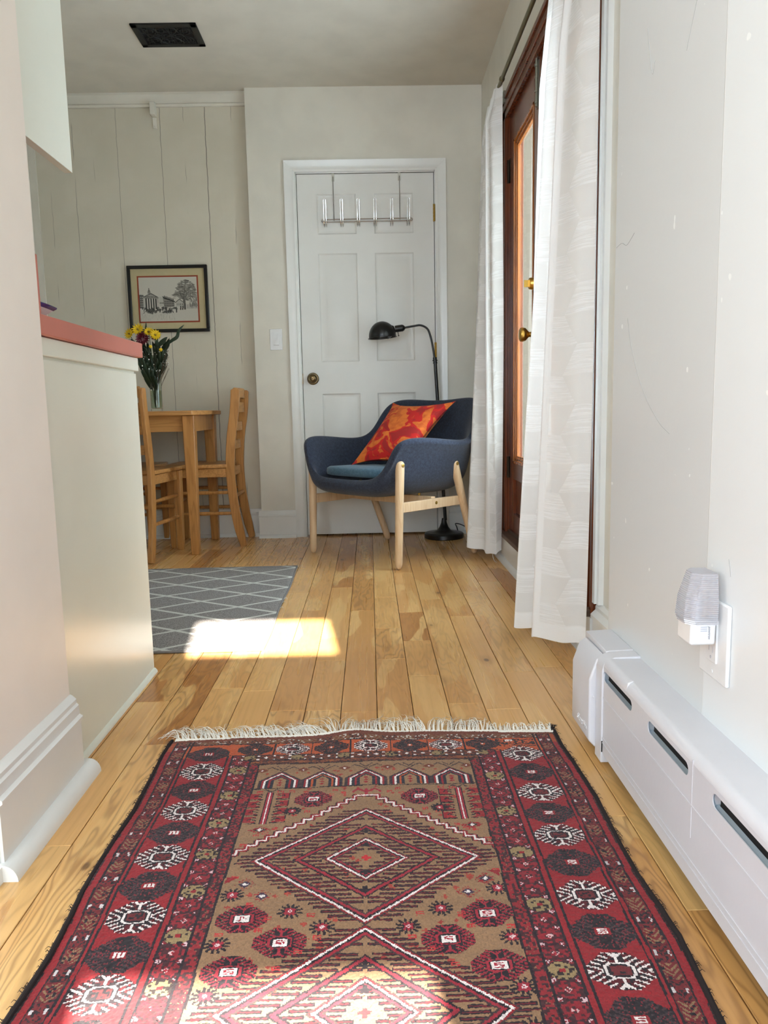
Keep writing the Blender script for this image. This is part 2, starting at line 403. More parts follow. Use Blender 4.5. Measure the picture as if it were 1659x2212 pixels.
# moulded baseboard and quarter round of the left wall end
XP = -.615
struct('baseboard_near_left', MB().extrude([(XP, .022), (XP+.018, .022), (XP+.018, .122), (XP+.023, .126), (XP+.023, .131), (XP+.016, .135), (XP+.016, .154), (XP+.012, .158), (XP+.012, .166), (XP+.004, .174), (XP, .176)], 'Y', 1.136, 1.478), M['pier_trim'] if 'pier_trim' in M else M['trim'], 'tall moulded baseboard on the left wall end')
q = [(XP, 0)]+[(XP+.018+.024*math.cos(a), .028*math.sin(a)) for a in [i*pi/12 for i in range(7)]]+[(XP, .028)]
m = MB().extrude(q, 'Y', 1.127, 1.503); m.box(-1.6, XP+.018, 1.109, 1.145, 0, .026)
struct('trim_3', m, M['trim'], 'white quarter round at the foot of the left wall end')
struct('baseboard_near_left_front', MB().box(-1.6, XP+.012, 1.129, 1.145, .022, .165), M['trim'])

# ------------------------------------------------------------------ white panelled door, casing, hardware
m = MB(); Yd = YW+.006
x0, x1, z0, z1 = -.376, .386, .012, 2.036
fr = Yd; bk = Yd+.036
cols = [(-.268, -.049), (.051, .270)]; rows = [(.25, .83), (1.01, 1.61), (1.714, 1.93)]
xs = [x0, cols[0][0], cols[0][1], cols[1][0], cols[1][1], x1]; zs = [z0]+[z for r in rows for z in r]+[z1]
for i in range(5):
    for j in range(7):
        hole = i in (1, 3) and j in (1, 3, 5)
        a, b, c_, d_ = xs[i], xs[i+1], zs[j], zs[j+1]
        if not hole: m.add([(a, fr, c_), (b, fr, c_), (b, fr, d_), (a, fr, d_)], [(0, 1, 2, 3)])
        else:
            def ring(i0, dy): return [(a+i0, fr+dy, c_+i0), (b-i0, fr+dy, c_+i0), (b-i0, fr+dy, d_-i0), (a+i0, fr+dy, d_-i0)]
            rr = [ring(0, 0), ring(.006, .006), ring(.012, .008), ring(.022, .008), ring(.042, .0025), ring(.046, .0015)]
            vs = sum(rr, []); fs = []
            for k in range(5):
                for l in range(4): fs.append((k*4+l, k*4+(l+1) % 4, k*4+4+(l+1) % 4, k*4+4+l))
            fs.append((20, 21, 22, 23)); m.add(vs, fs)
m.add([(x0, fr, z0), (x1, fr, z0), (x1, fr, z1), (x0, fr, z1), (x0, bk, z0), (x1, bk, z0), (x1, bk, z1), (x0, bk, z1)],
      [(0, 4, 5, 1), (1, 5, 6, 2), (2, 6, 7, 3), (3, 7, 4, 0), (4, 7, 6, 5)])
door = struct('door_1', m, M['door'], 'white six panel interior door', smooth=20)
kn = MB(); kn.lathe([(.034, 0), (.034, -.004), (.030, -.008), (.014, -.010), (.012, -.022), (.014, -.028), (.024, -.032), (.027, -.040), (.026, -.046), (.021, -.052), (.017, -.050), (.012, -.052), (.010, -.056), (.0001, -.057)], 32, 'Y', (-.319, fr, .917))
kn.build('door_knob', M['bronze'], door)
MB().box(x0-.004, x0+.001, fr-.001, fr+.02, .887, .947).build('latch_plate', M['bronze'], door)
for z in (1.819, 1.061, .30):
    h = MB(); h.tube([(x1+.003, fr-.004, z-.045), (x1+.003, fr-.004, z+.045)], .006, 10)
    for k in range(5): h.tube([(x1+.003, fr-.004, z-.045+k*.0195), (x1+.003, fr-.004, z-.0305+k*.0195)], .0072, 10)
    h.build('hinge', M['brass'], door)
# jamb, stop and casing
m = MB()
def casing(xa, xb, zt):
    wd = .06; pr = [(0, 0), (0, -.012), (.012, -.016), (.03, -.013), (.045, -.017), (wd, -.02), (wd, 0)]
    def P(u, dy, side):
        if side == 0: return [(xa-u, YW+dy, 0), (xa-u, YW+dy, zt+u)]
        if side == 1: return [(xa-u, YW+dy, zt+u), (xb+u, YW+dy, zt+u)]
        return [(xb+u, YW+dy, zt+u), (xb+u, YW+dy, 0)]
    for sd_ in range(3):
        vs = []
        for u, dy in pr: vs += P(u, dy, sd_)
        n = len(pr); m.add(vs, [(2*i, 2*i+1, 2*((i+1) % n)+1, 2*((i+1) % n)) for i in range(n)])
casing(-.384, .394, 2.045)
struct('trim_4', m, M['trim'], 'white casing around the panelled door', smooth=25)
m = MB(); m.box(-.385, -.3795, YW, YW+.075, 0, 2.046); m.box(.3895, .395, YW, YW+.075, 0, 2.046); m.box(-.385, .395, YW, YW+.075, 2.0395, 2.046)
m.box(-.3795, -.365, Yd+.038, YW+.06, 0, 2.04); m.box(.375, .3895, Yd+.038, YW+.06, 0, 2.04); m.box(-.3795, .3895, Yd+.038, YW+.06, 2.025, 2.04)
struct('trim_5', m, M['trim'], 'door jamb')

# ---- light switch
t_ = thing('light_switch', 'white rocker light switch on the wall left of the panelled door', 'light switch', (-.521, YW, 1.141))
MB().box(-.035, .035, -.005, 0, -.059, .059).build('wall_plate', M['plastic'], t_, .002)
MB().add([(-.0155, -.006, -.032), (.0155, -.006, -.032), (.0155, -.006, .032), (-.0155, -.006, .032), (-.0155, -.011, -.030), (.0155, -.011, -.030), (.0155, -.0065, .032), (-.0155, -.0065, .032)],
         [(0, 3, 2, 1), (4, 5, 6, 7), (0, 1, 5, 4), (1, 2, 6, 5), (2, 3, 7, 6), (3, 0, 4, 7)]).build('rocker', M['plastic'], t_, .0008)

# ---- over-door hook rack
t_ = thing('over_door_hook_rack', 'chrome wire hook rack hung over the top of the white door', 'hook rack', (.011, fr, 1.75))
for sx in (-.184, .185):
    b = MB(); b.box(sx-.008, sx+.008, -.004, -.0005, .246, .290); b.box(sx-.008, sx+.008, -.004, .036, .287, .2895); b.build('door_bracket', M['bracket'], t_, .0005)
    MB().tube([(sx, -.007, .27), (sx, -.007, .035)], .0028, 8).build('hanging_rod', M['chrome'], t_)
rl_ = MB(); zc = .034
for dz, yy in ((.009, -.008), (-.006, -.012)):
    rl_.tube([(-.248, yy, zc+dz-.001), (.248, yy, zc+dz+.001)], .0028, 8)
for s_ in (-1, 1):
    rl_.tube([(s_*.248, -.008+-.004*(1-math.cos(a))/2, zc+.0015+.0075*math.cos(a)) if False else (s_*(.248+.006*math.sin(a)), -.010, zc+.0015+.0075*math.cos(a)) for a in [i*pi/8 for i in range(9)]], .0028, 8)
rl_.build('rail', M['chrome'], t_)
for k in range(6):
    x = -.232+k*.0925
    h = MB(); pts = []
    for sx in (-1, 1):
        xx = x+sx*.0062
        leg = [(xx, -.006, zc-.032), (xx, -.007, zc-.005), (xx, -.012, zc-.038) if False else (xx, -.014, zc-.03), (xx, -.030, zc-.030), (xx, -.044, zc-.01), (xx, -.050, zc+.04), (xx, -.058, zc+.098)]
        pts.append(cr(leg, 5))
    arc = [(x-.0062*math.cos(a), -.0585, zc+.098+.008*math.sin(a)) for a in [i*pi/8 for i in range(1, 8)]]
    h.tube([tuple(p) for p in pts[0]]+arc+[tuple(p) for p in pts[1][::-1]], .0021, 6)
    h.build('wire_hook', M['chrome'], t_)

# ------------------------------------------------------------------ ceiling register
def vent():
    x0, x1, y0, y1 = -1.048, -.748, 3.722, 3.94
    t = thing('ceiling_vent', 'black ornate scrollwork floor-register grille set in the ceiling', 'vent', ((x0+x1)/2, (y0+y1)/2, CEIL))
    hx, hy = (x1-x0)/2, (y1-y0)/2; m = MB(); b = .03
    m.box(-hx, hx, -hy, -hy+b, -.008, 0); m.box(-hx, hx, hy-b, hy, -.008, 0); m.box(-hx, -hx+b, -hy, hy, -.008, 0); m.box(hx-b, hx, -hy, hy, -.008, 0)
    m.build('frame', M['iron'], t, .002)
    g = MB()
    def ring(cx, cy, r, ry=None):
        g.tube([(cx+r*math.cos(a), cy+(ry or r)*math.sin(a), -.005) for a in [i*2*pi/20 for i in range(20)]], .0022, 5, close=True)
    for sx in (-1, 1):
        for sy in (-1, 1):
            ring(sx*.078, sy*.042, .03); ring(sx*.078, sy*.042, .016); ring(sx*.028, sy*.052, .018, .022)
            g.tube([tuple(p) for p in cr([(0, 0, -.005), (sx*.03, sy*.02, -.005), (sx*.045, sy*.05, -.005), (sx*.02, sy*.075, -.005)], 5)], .0024, 5)
            g.tube([(sx*.115, sy*.075, -.005), (sx*.085, sy*.05, -.005)], .0022, 5)
            g.tube([(sx*.118, sy*.03, -.005), (sx*.07, 0, -.005), (sx*.02, sy*.012, -.005)], .0022, 5)
        ring(sx*.05, 0, .02, .014)
    ring(0, 0, .022, .018); ring(0, .06, .014); ring(0, -.06, .014)
    for k in range(-4, 5): g.tube([(k*.027, -.078, -.005), (k*.027+.012*(-1)**k, 0, -.005), (k*.027, .078, -.005)], .0016, 4)
    g.build('scroll_grille', M['iron'], t)
    MB().box(-hx+.01, hx-.01, -hy+.01, hy-.01, -.002, -.0002).build('dark_backing', M['dark'], t)
vent()
# hook on the picture rail
t_ = thing('wall_bracket', 'small white painted curtain bracket fixed under the picture rail', 'bracket', (-1.157, YA, 2.37))
MB().box(-.014, .014, -.045, 0, .0, .066).build('socket', M['wall'], t_, .002)
MB().box(-.010, .012, -.007, 0, -.06, -.005).build('plate', M['wall'], t_, .001)
MB().lathe([(.006, -.007), (.005, -.011), (.0001, -.012)], 10, 'Y', (0, 0, -.045)).build('screw', M['wall'], t_)

# ------------------------------------------------------------------ kitchen peninsula
XF = -.632
t_ = thing('kitchen_peninsula', 'cream kitchen peninsula with smooth end panel beside the wall end', 'cabinet', (XF, 1.477, 0))
MB().box(-.6, 0, 0, .632, .004, .842).build('body', M['panel'], t_, .0015)
MB().box(-.6, .006, 0, .638, .848, .884).build('top_rail', M['panel'], t_, .002)
MB().box(-.59, -.004, 0, .628, .84, .85).build('reveal', M['panel'], t_)
MB().extrude([(0, 0), (.009, 0), (.008, .006), (.003, .012), (0, .013)], 'Y', 0, .632).build('shoe_bead', M['panel'], t_)
t_ = thing('countertop', 'salmon pink countertop on the cream kitchen peninsula', 'countertop', (XF, 1.477, .885))
MB().box(-.66, .016, 0, .652, 0, .039).build('slab', M['pink'], t_, .0025)
MB().box(-.66, .012, .0, .02, .039, .15).build('backsplash', M['pink'], t_, .002)
t_ = thing('upper_cabinet', 'cream upper cabinet hanging above the peninsula, side panel in light', 'cabinet', (-.775, 1.477, 1.372))
MB().box(-.022, 0, 0, .66, 0, CEIL-1.373).build('side_panel', M['panel'], t_, .001)
MB().box(-.33, -.022, 0, .655, .16, CEIL-1.373).build('body', M['panel'], t_)
# rectangular dish
t_ = thing('serving_dish', 'white flared dish with blue rim on the pink countertop', 'dish', (-.752, 1.645, .924))
def dish_mesh():
    m = MB(); prof = [(.038, 0), (.042, .004), (.062, .026), (.078, .038), (.079, .041), (.075, .041), (.058, .026), (.038, .009), (.0001, .008)]
    m.lathe(prof, 4*8, 'Z'); return m
def squarish(m, p=.5):
    nv = []
    for x, y, z in m.v:
        r = math.hypot(x, y)
        if r > 1e-4:
            c, s = x/r, y/r; k = 1/max(abs(c), abs(s)); k = 1+(k-1)*.75; x, y = x*k, y*k
        nv.append((x, y*1.0, z))
    m.v = nv; return m
squarish(dish_mesh()).build('bowl', plain('white_ceramic', rgb(236, 226, 226), .15), t_)
rm = MB().lathe([(.0735, .0345), (.0790, .0385), (.0802, .0415), (.0775, .0432), (.072, .0415)], 32, 'Z'); squarish(rm).build('blue_rim', plain('cobalt_glaze', rgb(38, 40, 120), .15), t_)

# ------------------------------------------------------------------ picture
def facecolor_mesh(name, nx, ny, w_, h_, img, mat, parent, zfun=None, axis='XZ'):
    """grid mesh, one colour per cell"""
    xs_ = np.linspace(0, w_, nx+1); ys_ = np.linspace(0, h_, ny+1)
    X, Y = np.meshgrid(xs_, ys_); Z = np.zeros_like(X) if zfun is None else zfun(X, Y)
    co = np.stack([X, Y, Z], -1).reshape(-1, 3) if axis == 'XY' else np.stack([X, Z, Y], -1).reshape(-1, 3)
    i, j = np.meshgrid(np.arange(nx), np.arange(ny)); a = (j*(nx+1)+i).ravel()
    fc = np.stack([a, a+1, a+nx+2, a+nx+1], -1)
    me = bpy.data.meshes.new(name); me.vertices.add(len(co)); me.vertices.foreach_set('co', co.ravel().astype(np.float32))
    nf = len(fc); me.loops.add(nf*4); me.loops.foreach_set('vertex_index', fc.ravel().astype(np.int32))
    me.polygons.add(nf); me.polygons.foreach_set('loop_start', np.arange(0, nf*4, 4, dtype=np.int32)); me.polygons.foreach_set('loop_total', np.full(nf, 4, np.int32))
    me.update(calc_edges=True); me.validate()
    ca = me.color_attributes.new('Col', 'FLOAT_COLOR', 'CORNER')
    c = np.ones((nf, 4, 4), np.float32); c[:, :, :3] = img.reshape(-1, 1, 3); ca.data.foreach_set('color', c.ravel())
    me.materials.append(mat); o = bpy.data.objects.new(name, me); COL.objects.link(o)
    if parent: o.parent = parent
    return o
def attrmat(name, rough, **k):
    t = NT(name); a = t.n('ShaderNodeVertexColor', layer_name='Col'); return t.base(a.outputs[0], rough, 0, **k)
def L3(r, g, b): return np.array([lin(r), lin(g), lin(b)])

def engraving():
    nx, ny = 260, 200
    I = np.ones((ny, nx)) * .78; R = np.random.default_rng(3)
    yy, xx = np.mgrid[0:ny, 0:nx]; x = xx/nx; y = yy/ny   # y up
    def poly(P, v, a=1.):
        inside = np.zeros_like(I, bool); n = len(P)
        for i in range(n):
            xa, ya = P[i]; xb, yb = P[(i+1) % n]
            if ya == yb: continue
            c = ((ya > y) != (yb > y)) & (x < (xb-xa)*(y-ya)/(yb-ya)+xa); inside ^= c
        I[inside] = I[inside]*(1-a)+v*a
    def line(xa, ya, xb, yb, wd, v, a=1.):
        dx, dy = xb-xa, yb-ya; L = dx*dx+dy*dy+1e-9
        t = np.clip(((x-xa)*dx+(y-ya)*dy)/L, 0, 1); dd = np.hypot(x-xa-t*dx, (y-ya-t*dy)*.77)
        k = dd < wd*1.6; I[k] = I[k]*(1-a)+v*a
    I += (R.random((ny, nx))-.5)*.03
    poly([(0, .30), (.07, .30), (.07, .60), (0, .61)], .25)
    for k in range(5):
        for j in range(2): poly([(.012+j*.03, .34+k*.05), (.028+j*.03, .34+k*.05), (.028+j*.03, .365+k*.05), (.012+j*.03, .365+k*.05)], .55)
    poly([(.07, .28), (.31, .28), (.32, .53), (.08, .53)], .14)                    # portico shade
    for k in range(5): poly([(.125+k*.042, .28), (.143+k*.042, .28), (.143+k*.042, .52), (.125+k*.042, .52)], .82)
    poly([(.065, .30), (.10, .30), (.10, .53), (.065, .53)], .7)
    poly([(.06, .53), (.33, .51), (.33, .54), (.06, .56)], .45); poly([(.06, .56), (.20, .645), (.335, .54)], .22); poly([(.10, .57), (.20, .62), (.29, .555)], .5)
    poly([(.145, .63), (.195, .63), (.195, .68), (.145, .68)], .4); poly([(.15, .68), (.19, .68), (.18, .72), (.16, .72)], .3); line(.17, .72, .17, .75, .004, .2)
    poly([(.335, .33), (.42, .35), (.42, .50), (.36, .56), (.335, .54)], .68)       # row houses
    poly([(.40, .56), (.60, .44), (.60, .33), (.42, .30)], .42); poly([(.385, .57), (.42, .51), (.62, .42), (.60, .455)], .12)
    for k in range(8):
        for j in range(3): poly([(.425+k*.021, .34+j*.045-k*.001), (.436+k*.021, .34+j*.045), (.436+k*.021, .362+j*.045), (.425+k*.021, .362+j*.045)], .15)
    for k in range(4): poly([(.345+k*.019, .40), (.355+k*.019, .40), (.355+k*.019, .43), (.345+k*.019, .43)], .25)
    for k in range(7): line(.43+k*.025, .545-k*.012, .43+k*.025, .57-k*.012, .005, .15)
    poly([(.62, .33), (.75, .33), (.75, .43), (.685, .49), (.62, .42)], .66); line(.615, .42, .685, .495, .004, .25); line(.685, .495, .755, .42, .004, .25)
    for k in range(4): poly([(.64+k*.03, .36), (.65+k*.03, .36), (.65+k*.03, .40), (.64+k*.03, .40)], .2)
    for k in range(60):                                                            # crowd and carriages
        cx = R.uniform(.03, .58); cy = .27-R.random()*.07+.02*math.sin(cx*20); h = R.uniform(.02, .06)
        line(cx, cy, cx+R.uniform(-.006, .006), cy+h, R.uniform(.003, .008), R.uniform(.05, .25), .9)
    for cx, cy, s in ((.18, .22, .06), (.45, .21, .05), (.60, .29, .03)):
        for k in range(40): line(cx+R.normal()*s*.6, cy+R.normal()*s*.4, cx+R.normal()*s*.6, cy+R.normal()*s*.4, .003, R.uniform(.05, .35), .8)
    for cx in (.625, .70, .735, .70, .735): line(cx, .20+.06*(cx > .65), cx+.004, .27+.06*(cx > .65), .006, .12)
    for k in range(90):
        cx = R.uniform(.01, .6); cy = R.uniform(.06, .2); line(cx, cy, cx, cy-.05, .002, .45, .3)
    line(.775, .28, .765, .62, .013, .25); line(.775, .45, .70, .62, .006, .25); line(.77, .5, .86, .66, .006, .25); line(.77, .55, .80, .85, .006, .25)
    for k in range(420):                                                           # tree
        a = R.random()*2*pi; r = math.sqrt(R.random()); cx = .79+.17*r*math.cos(a)*(1-.1*math.sin(a)); cy = .70+.23*r*math.sin(a)
        if cx > .99 or (cx < .66 and cy > .83): continue
        line(cx, cy, cx+R.uniform(.01, .04), cy-R.uniform(0, .012), .0045, R.uniform(.12, .5), .6)
    for k in range(40): cx = R.uniform(.56, .72); cy = .58+R.normal()*.025+(cx-.56)*.3; line(cx, cy, cx+.03, cy-.008, .004, .3, .6)
    for k in range(120): cx = R.uniform(.86, .99); cy = R.uniform(.3, .6); line(cx, cy, cx, cy+R.uniform(.02, .08), .003, R.uniform(.2, .5), .6)
    for k in range(9): line(.82+k*.02, .28, .82+k*.02, .37, .003, .35, .8)
    I = np.clip(I, .03, 1)
    return (I[..., None]**1.4*np.array([.78, .74, .64])).reshape(-1, 3)

pw, ph = .455, .372
t_ = thing('framed_picture', 'black framed street engraving with cream mat on the board wall', 'picture', (-1.36, YA-.002, 1.199))
m = MB(); fwid = .018
for (a, b, c_, d_) in ((0, pw, 0, fwid), (0, pw, ph-fwid, ph), (0, fwid, fwid, ph-fwid), (pw-fwid, pw, fwid, ph-fwid)): m.box(a, b, -.022, 0, c_, d_)
m.build('frame', M['black'], t_, .003)
MB().box(fwid-.002, pw-fwid+.002, -.010, -.002, fwid-.002, ph-fwid+.002).build('mat_board', plain('cream_mat', rgb(196, 182, 142), .8), t_)
ix, iz, iw, ih = .062, .062, .33, .245
MB().box(ix-.008, ix+iw+.008, -.0125, -.009, iz-.008, iz+ih+.008).build('red_fillet', plain('rust_red_mat', rgb(150, 62, 34), .7), t_)
o = facecolor_mesh('engraving_print', 260, 200, iw, ih, engraving(), attrmat('ink_on_paper', .8), t_); o.location = (ix, -.0130, iz)

# ------------------------------------------------------------------ glazed double doors on the right
YN, YM, YF = 2.26, 2.985, 3.61; DZ0, DZ1 = .14, 2.025
def beam(m, y0, y1, z0, z1, x0, x1): m.box(x0, x1, y0, y1, z0, z1)
# casing
m = MB(); cz = 2.115
for (a, b) in ((2.145, YN), (YF, 3.735)):
    m.box(.640, XR, a, b, .12, cz); inner = b if b == YN else a; outer = a if b == YN else b
    m.box(.632, .641, min(outer, outer+(.02 if outer < inner else -.02)), max(outer, outer+(.02 if outer < inner else -.02)), .12, cz)
    m.box(.634, .641, (a+b)/2-.012, (a+b)/2+.016, .12, cz-.03)
m.box(.640, XR, 2.145, 3.735, 2.02, cz); m.box(.632, .641, 2.145, 3.735, cz-.02, cz); m.box(.634, .641, 2.165, 3.715, 2.05, 2.075)
struct('trim_6', m, M['mahog'], 'dark varnished wood casing around the glazed doors', bevel=.002)
m = MB(); m.box(XR, XR+.065, YF, 3.625, .135, 2.03); m.box(XR, XR+.065, 2.245, YN, .135, 2.03); m.box(XR, XR+.065, YN, YF, 2.025, 2.04)
struct('trim_7', m, M['mahog'], 'door frame jambs')
m = MB(); m.box(.618, XR+.12, 2.15, 3.73, .118, .138); m.box(XR+.0, XR+.03, YN, YF, .136, .15)
struct('trim_8', m, M['sill'], 'worn brown threshold under the glazed doors', bevel=.003)
def leaf(idx, ya, yb):
    m = MB(); st = .105; xa, xb = XR+.006, XR+.048; zb = .475; zt_ = 1.895
    m.box(xa, xb, ya, ya+st, DZ0+.012, DZ1-.004); m.box(xa, xb, yb-st, yb, DZ0+.012, DZ1-.004); m.box(xa, xb, ya+st, yb-st, zt_, DZ1-.004)
    m.box(xa, xb, ya+st, yb-st, DZ0+.012, .24); m.box(xa, xb, ya+st, yb-st, .40, zb); m.box(xa+.012, xb-.012, ya+st, yb-st, .24, .40)
    d = struct('door_%d' % idx, m, M['mahog'], 'varnished wood door leaf with a tall glass pane', bevel=.002)
    b = MB(); y0, y1, z0_, z1_ = ya+st, yb-st, zb, zt_
    for off, wd in ((0, .012), (.014, .010), (.026, .008)):
        xx = xa-.003+off*.5
        b.box(xx, xx+.012, y0+off, y0+off+wd, z0_, z1_); b.box(xx, xx+.012, y1-off-wd, y1-off, z0_, z1_)
        b.box(xx, xx+.012, y0, y1, z0_+off, z0_+off+wd); b.box(xx, xx+.012, y0, y1, z1_-off-wd, z1_-off)
    b.build('glazing_bead', M['mahog_l'], d, .0015)
    MB().box(xa+.020, xa+.024, y0, y1, z0_, z1_).build('glass_pane', M['glass'], d)
    return d
def glassmat():
    t = NT('window_glass'); tr = t.n('ShaderNodeBsdfTransparent', i_0=(.93, .95, .94, 1)); gl = t.n('ShaderNodeBsdfGlossy', i_0=(1, 1, 1, 1), i_1=.01)
    f = t.n('ShaderNodeFresnel', i_0=1.5); mx = t.n('ShaderNodeMixShader')
    gg = t.n('ShaderNodeNewGeometry'); t.set(mx.inputs[0], t.m('MULTIPLY', f.outputs[0], t.m('SUBTRACT', 1., gg.outputs['Backfacing']))); t.set(mx.inputs[1], tr.outputs[0]); t.set(mx.inputs[2], gl.outputs[0]); t.set(t.out.inputs[0], mx.outputs[0]); return t.mat
M['glass'] = glassmat()
d2 = leaf(2, YM+.002, YF-.003); d3 = leaf(3, YN+.003, YM-.002)
for z in (1.79, .45): 
    MB().tube([(XR+.002, YF-.002, z-.05), (XR+.002, YF-.002, z+.05)], .007, 8).box(XR+.004, XR+.0065, YF-.035, YF-.003, z-.05, z+.05).build('hinge', plain('dark_bronze_hinge', rgb(52, 40, 28), .4, .8), d2)
# knob and deadbolt on the far leaf's closing stile
yk = YM+.040; xf = XR+.006
k = MB(); k.lathe([(.027, 0), (.027, -.004), (.020, -.008), (.010, -.012), (.010, -.030), (.016, -.036), (.025, -.044), (.028, -.056), (.026, -.064), (.018, -.068), (.0001, -.069)], 28, 'X', (xf, yk, 1.012)); k.build('door_knob', M['brass'], d2)
k = MB(); k.lathe([(.030, 0), (.030, -.004), (.024, -.010), (.022, -.028), (.020, -.031), (.0001, -.031)], 28, 'X', (xf, yk, 1.205)); k.box(xf-.05, xf-.03, yk-.004, yk+.004, 1.192, 1.218)
k.build('deadbolt', M['brass'], d2)
MB().box(xf-.003, xf, yk-.03, yk+.03, 1.16, 1.25).build('deadbolt_plate', plain('dark_bronze_plate', rgb(50, 40, 26), .4, .8), d2, .001)
b = MB(); yb_ = YM+.034; xx = xf-.006
b.box(xf-.003, xf, yb_-.014, yb_+.018, 1.845, 2.01); b.tube([(xx, yb_+.002, 1.85), (xx, yb_+.002, 2.03)], .006, 10)
for z in (1.86, 1.90, 1.95, 1.99): b.tube([(xx, yb_+.002, z), (xx, yb_+.002, z+.008)], .009, 10)
b.build('surface_bolt', M['steel'], d2)
struct('trim_9', MB().box(.640, XR, 2.100, 2.14, .165, 2.2).box(.634, .641, 2.118, 2.14, .165, 2.2), M['trim'], 'white board between the curtain and the wall corner')

# ------------------------------------------------------------------ curtain rod and curtains
XRD = .600; ZR = 2.125
t_ = thing('curtain_rod', 'thin antique brass curtain rod above the glazed doors', 'curtain rod', (XRD, 2.9, ZR))
MB().tube([(0, -1.05, 0), (0, .73, 0)], .0085, 12).build('rod', M['rod'], t_)
MB().lathe([(.0085, 0), (.012, .003), (.012, .016), (.0085, .02)], 12, 'Y', (0, .55, 0)).build('collar', M['rod'], t_)
for y in (-.8, .70):
    MB().tube([(0, y, -.009), (.0, y, -.02), (.035, y, -.022)], .004, 8).box(.03, .039, y-.012, y+.012, -.045, .005).build('bracket', M['steel'], t_)

def curtain_mat():
    t = NT('white_sheer_weave'); uv = t.uv(); u, v, _ = t.sep(uv)
    W_, H_ = .17, .082
    vr = t.m('DIVIDE', v, H_); row = t.m('FLOOR', vr); fr_ = t.m('SUBTRACT', 1., t.m('FRACT', vr))
    R_ = t.m('MODULO', t.m('ADD', row, 100.), 2.)
    q = t.m('DIVIDE', u, W_)
    dd = t.m('ABSOLUTE', t.m('SUBTRACT', t.m('MODULO', t.m('ADD', t.m('SUBTRACT', q, R_), 21.), 2.), 1.))
    half = t.m('ADD', .36, t.m('MULTIPLY', fr_, .28))
    dense = t.m('MULTIPLY', t.ss(t.m('SUBTRACT', half, dd), -.006, .006), t.m('GREATER_THAN', fr_, .03))
    ln = t.noise(t.comb(t.m('MULTIPLY', u, 9.), t.m('MULTIPLY', v, 330.), 0.), 1, 2, .6)
    lines = t.ss(ln, .46, .60)
    fine = t.noise(t.comb(t.m('MULTIPLY', u, 700.), t.m('MULTIPLY', v, 700.), 0.), 1, 1)
    dbl = t.attr('dbl').outputs['Fac']
    k = t.m('MAXIMUM', t.m('MULTIPLY', dense, t.m('ADD', .12, t.m('MULTIPLY', lines, .88))), t.m('MULTIPLY', dbl, .8))
    k = t.m('MAXIMUM', k, t.m('MULTIPLY', t.ss(ln, .66, .74), .35))
    col = t.mix(k, rgb(246, 244, 241), rgb(254, 253, 252))
    df = t.n('ShaderNodeBsdfDiffuse', i_0=col); tl = t.n('ShaderNodeBsdfTranslucent', i_0=col)
    bp = t.n('ShaderNodeBump'); bp.inputs['Strength'].default_value = .35; bp.inputs['Distance'].default_value = .002; t.set(bp.inputs['Height'], t.m('ADD', k, t.m('MULTIPLY', fine, .25)))
    t.t.links.new(bp.outputs[0], df.inputs['Normal'])
    m1 = t.n('ShaderNodeMixShader'); t.set(m1.inputs[0], .28); t.set(m1.inputs[1], df.outputs[0]); t.set(m1.inputs[2], tl.outputs[0])
    tr = t.n('ShaderNodeBsdfTransparent'); m2 = t.n('ShaderNodeMixShader')
    alpha = t.m('ADD', t.m('ADD', .88, t.m('MULTIPLY', fine, .09)), t.m('MULTIPLY', k, .24))
    t.set(m2.inputs[0], t.m('MINIMUM', alpha, 1.)); t.set(m2.inputs[1], tr.outputs[0]); t.set(m2.inputs[2], m1.outputs[0]); t.set(t.out.inputs[0], m2.outputs[0])
    return t.mat
M['curtain'] = curtain_mat()
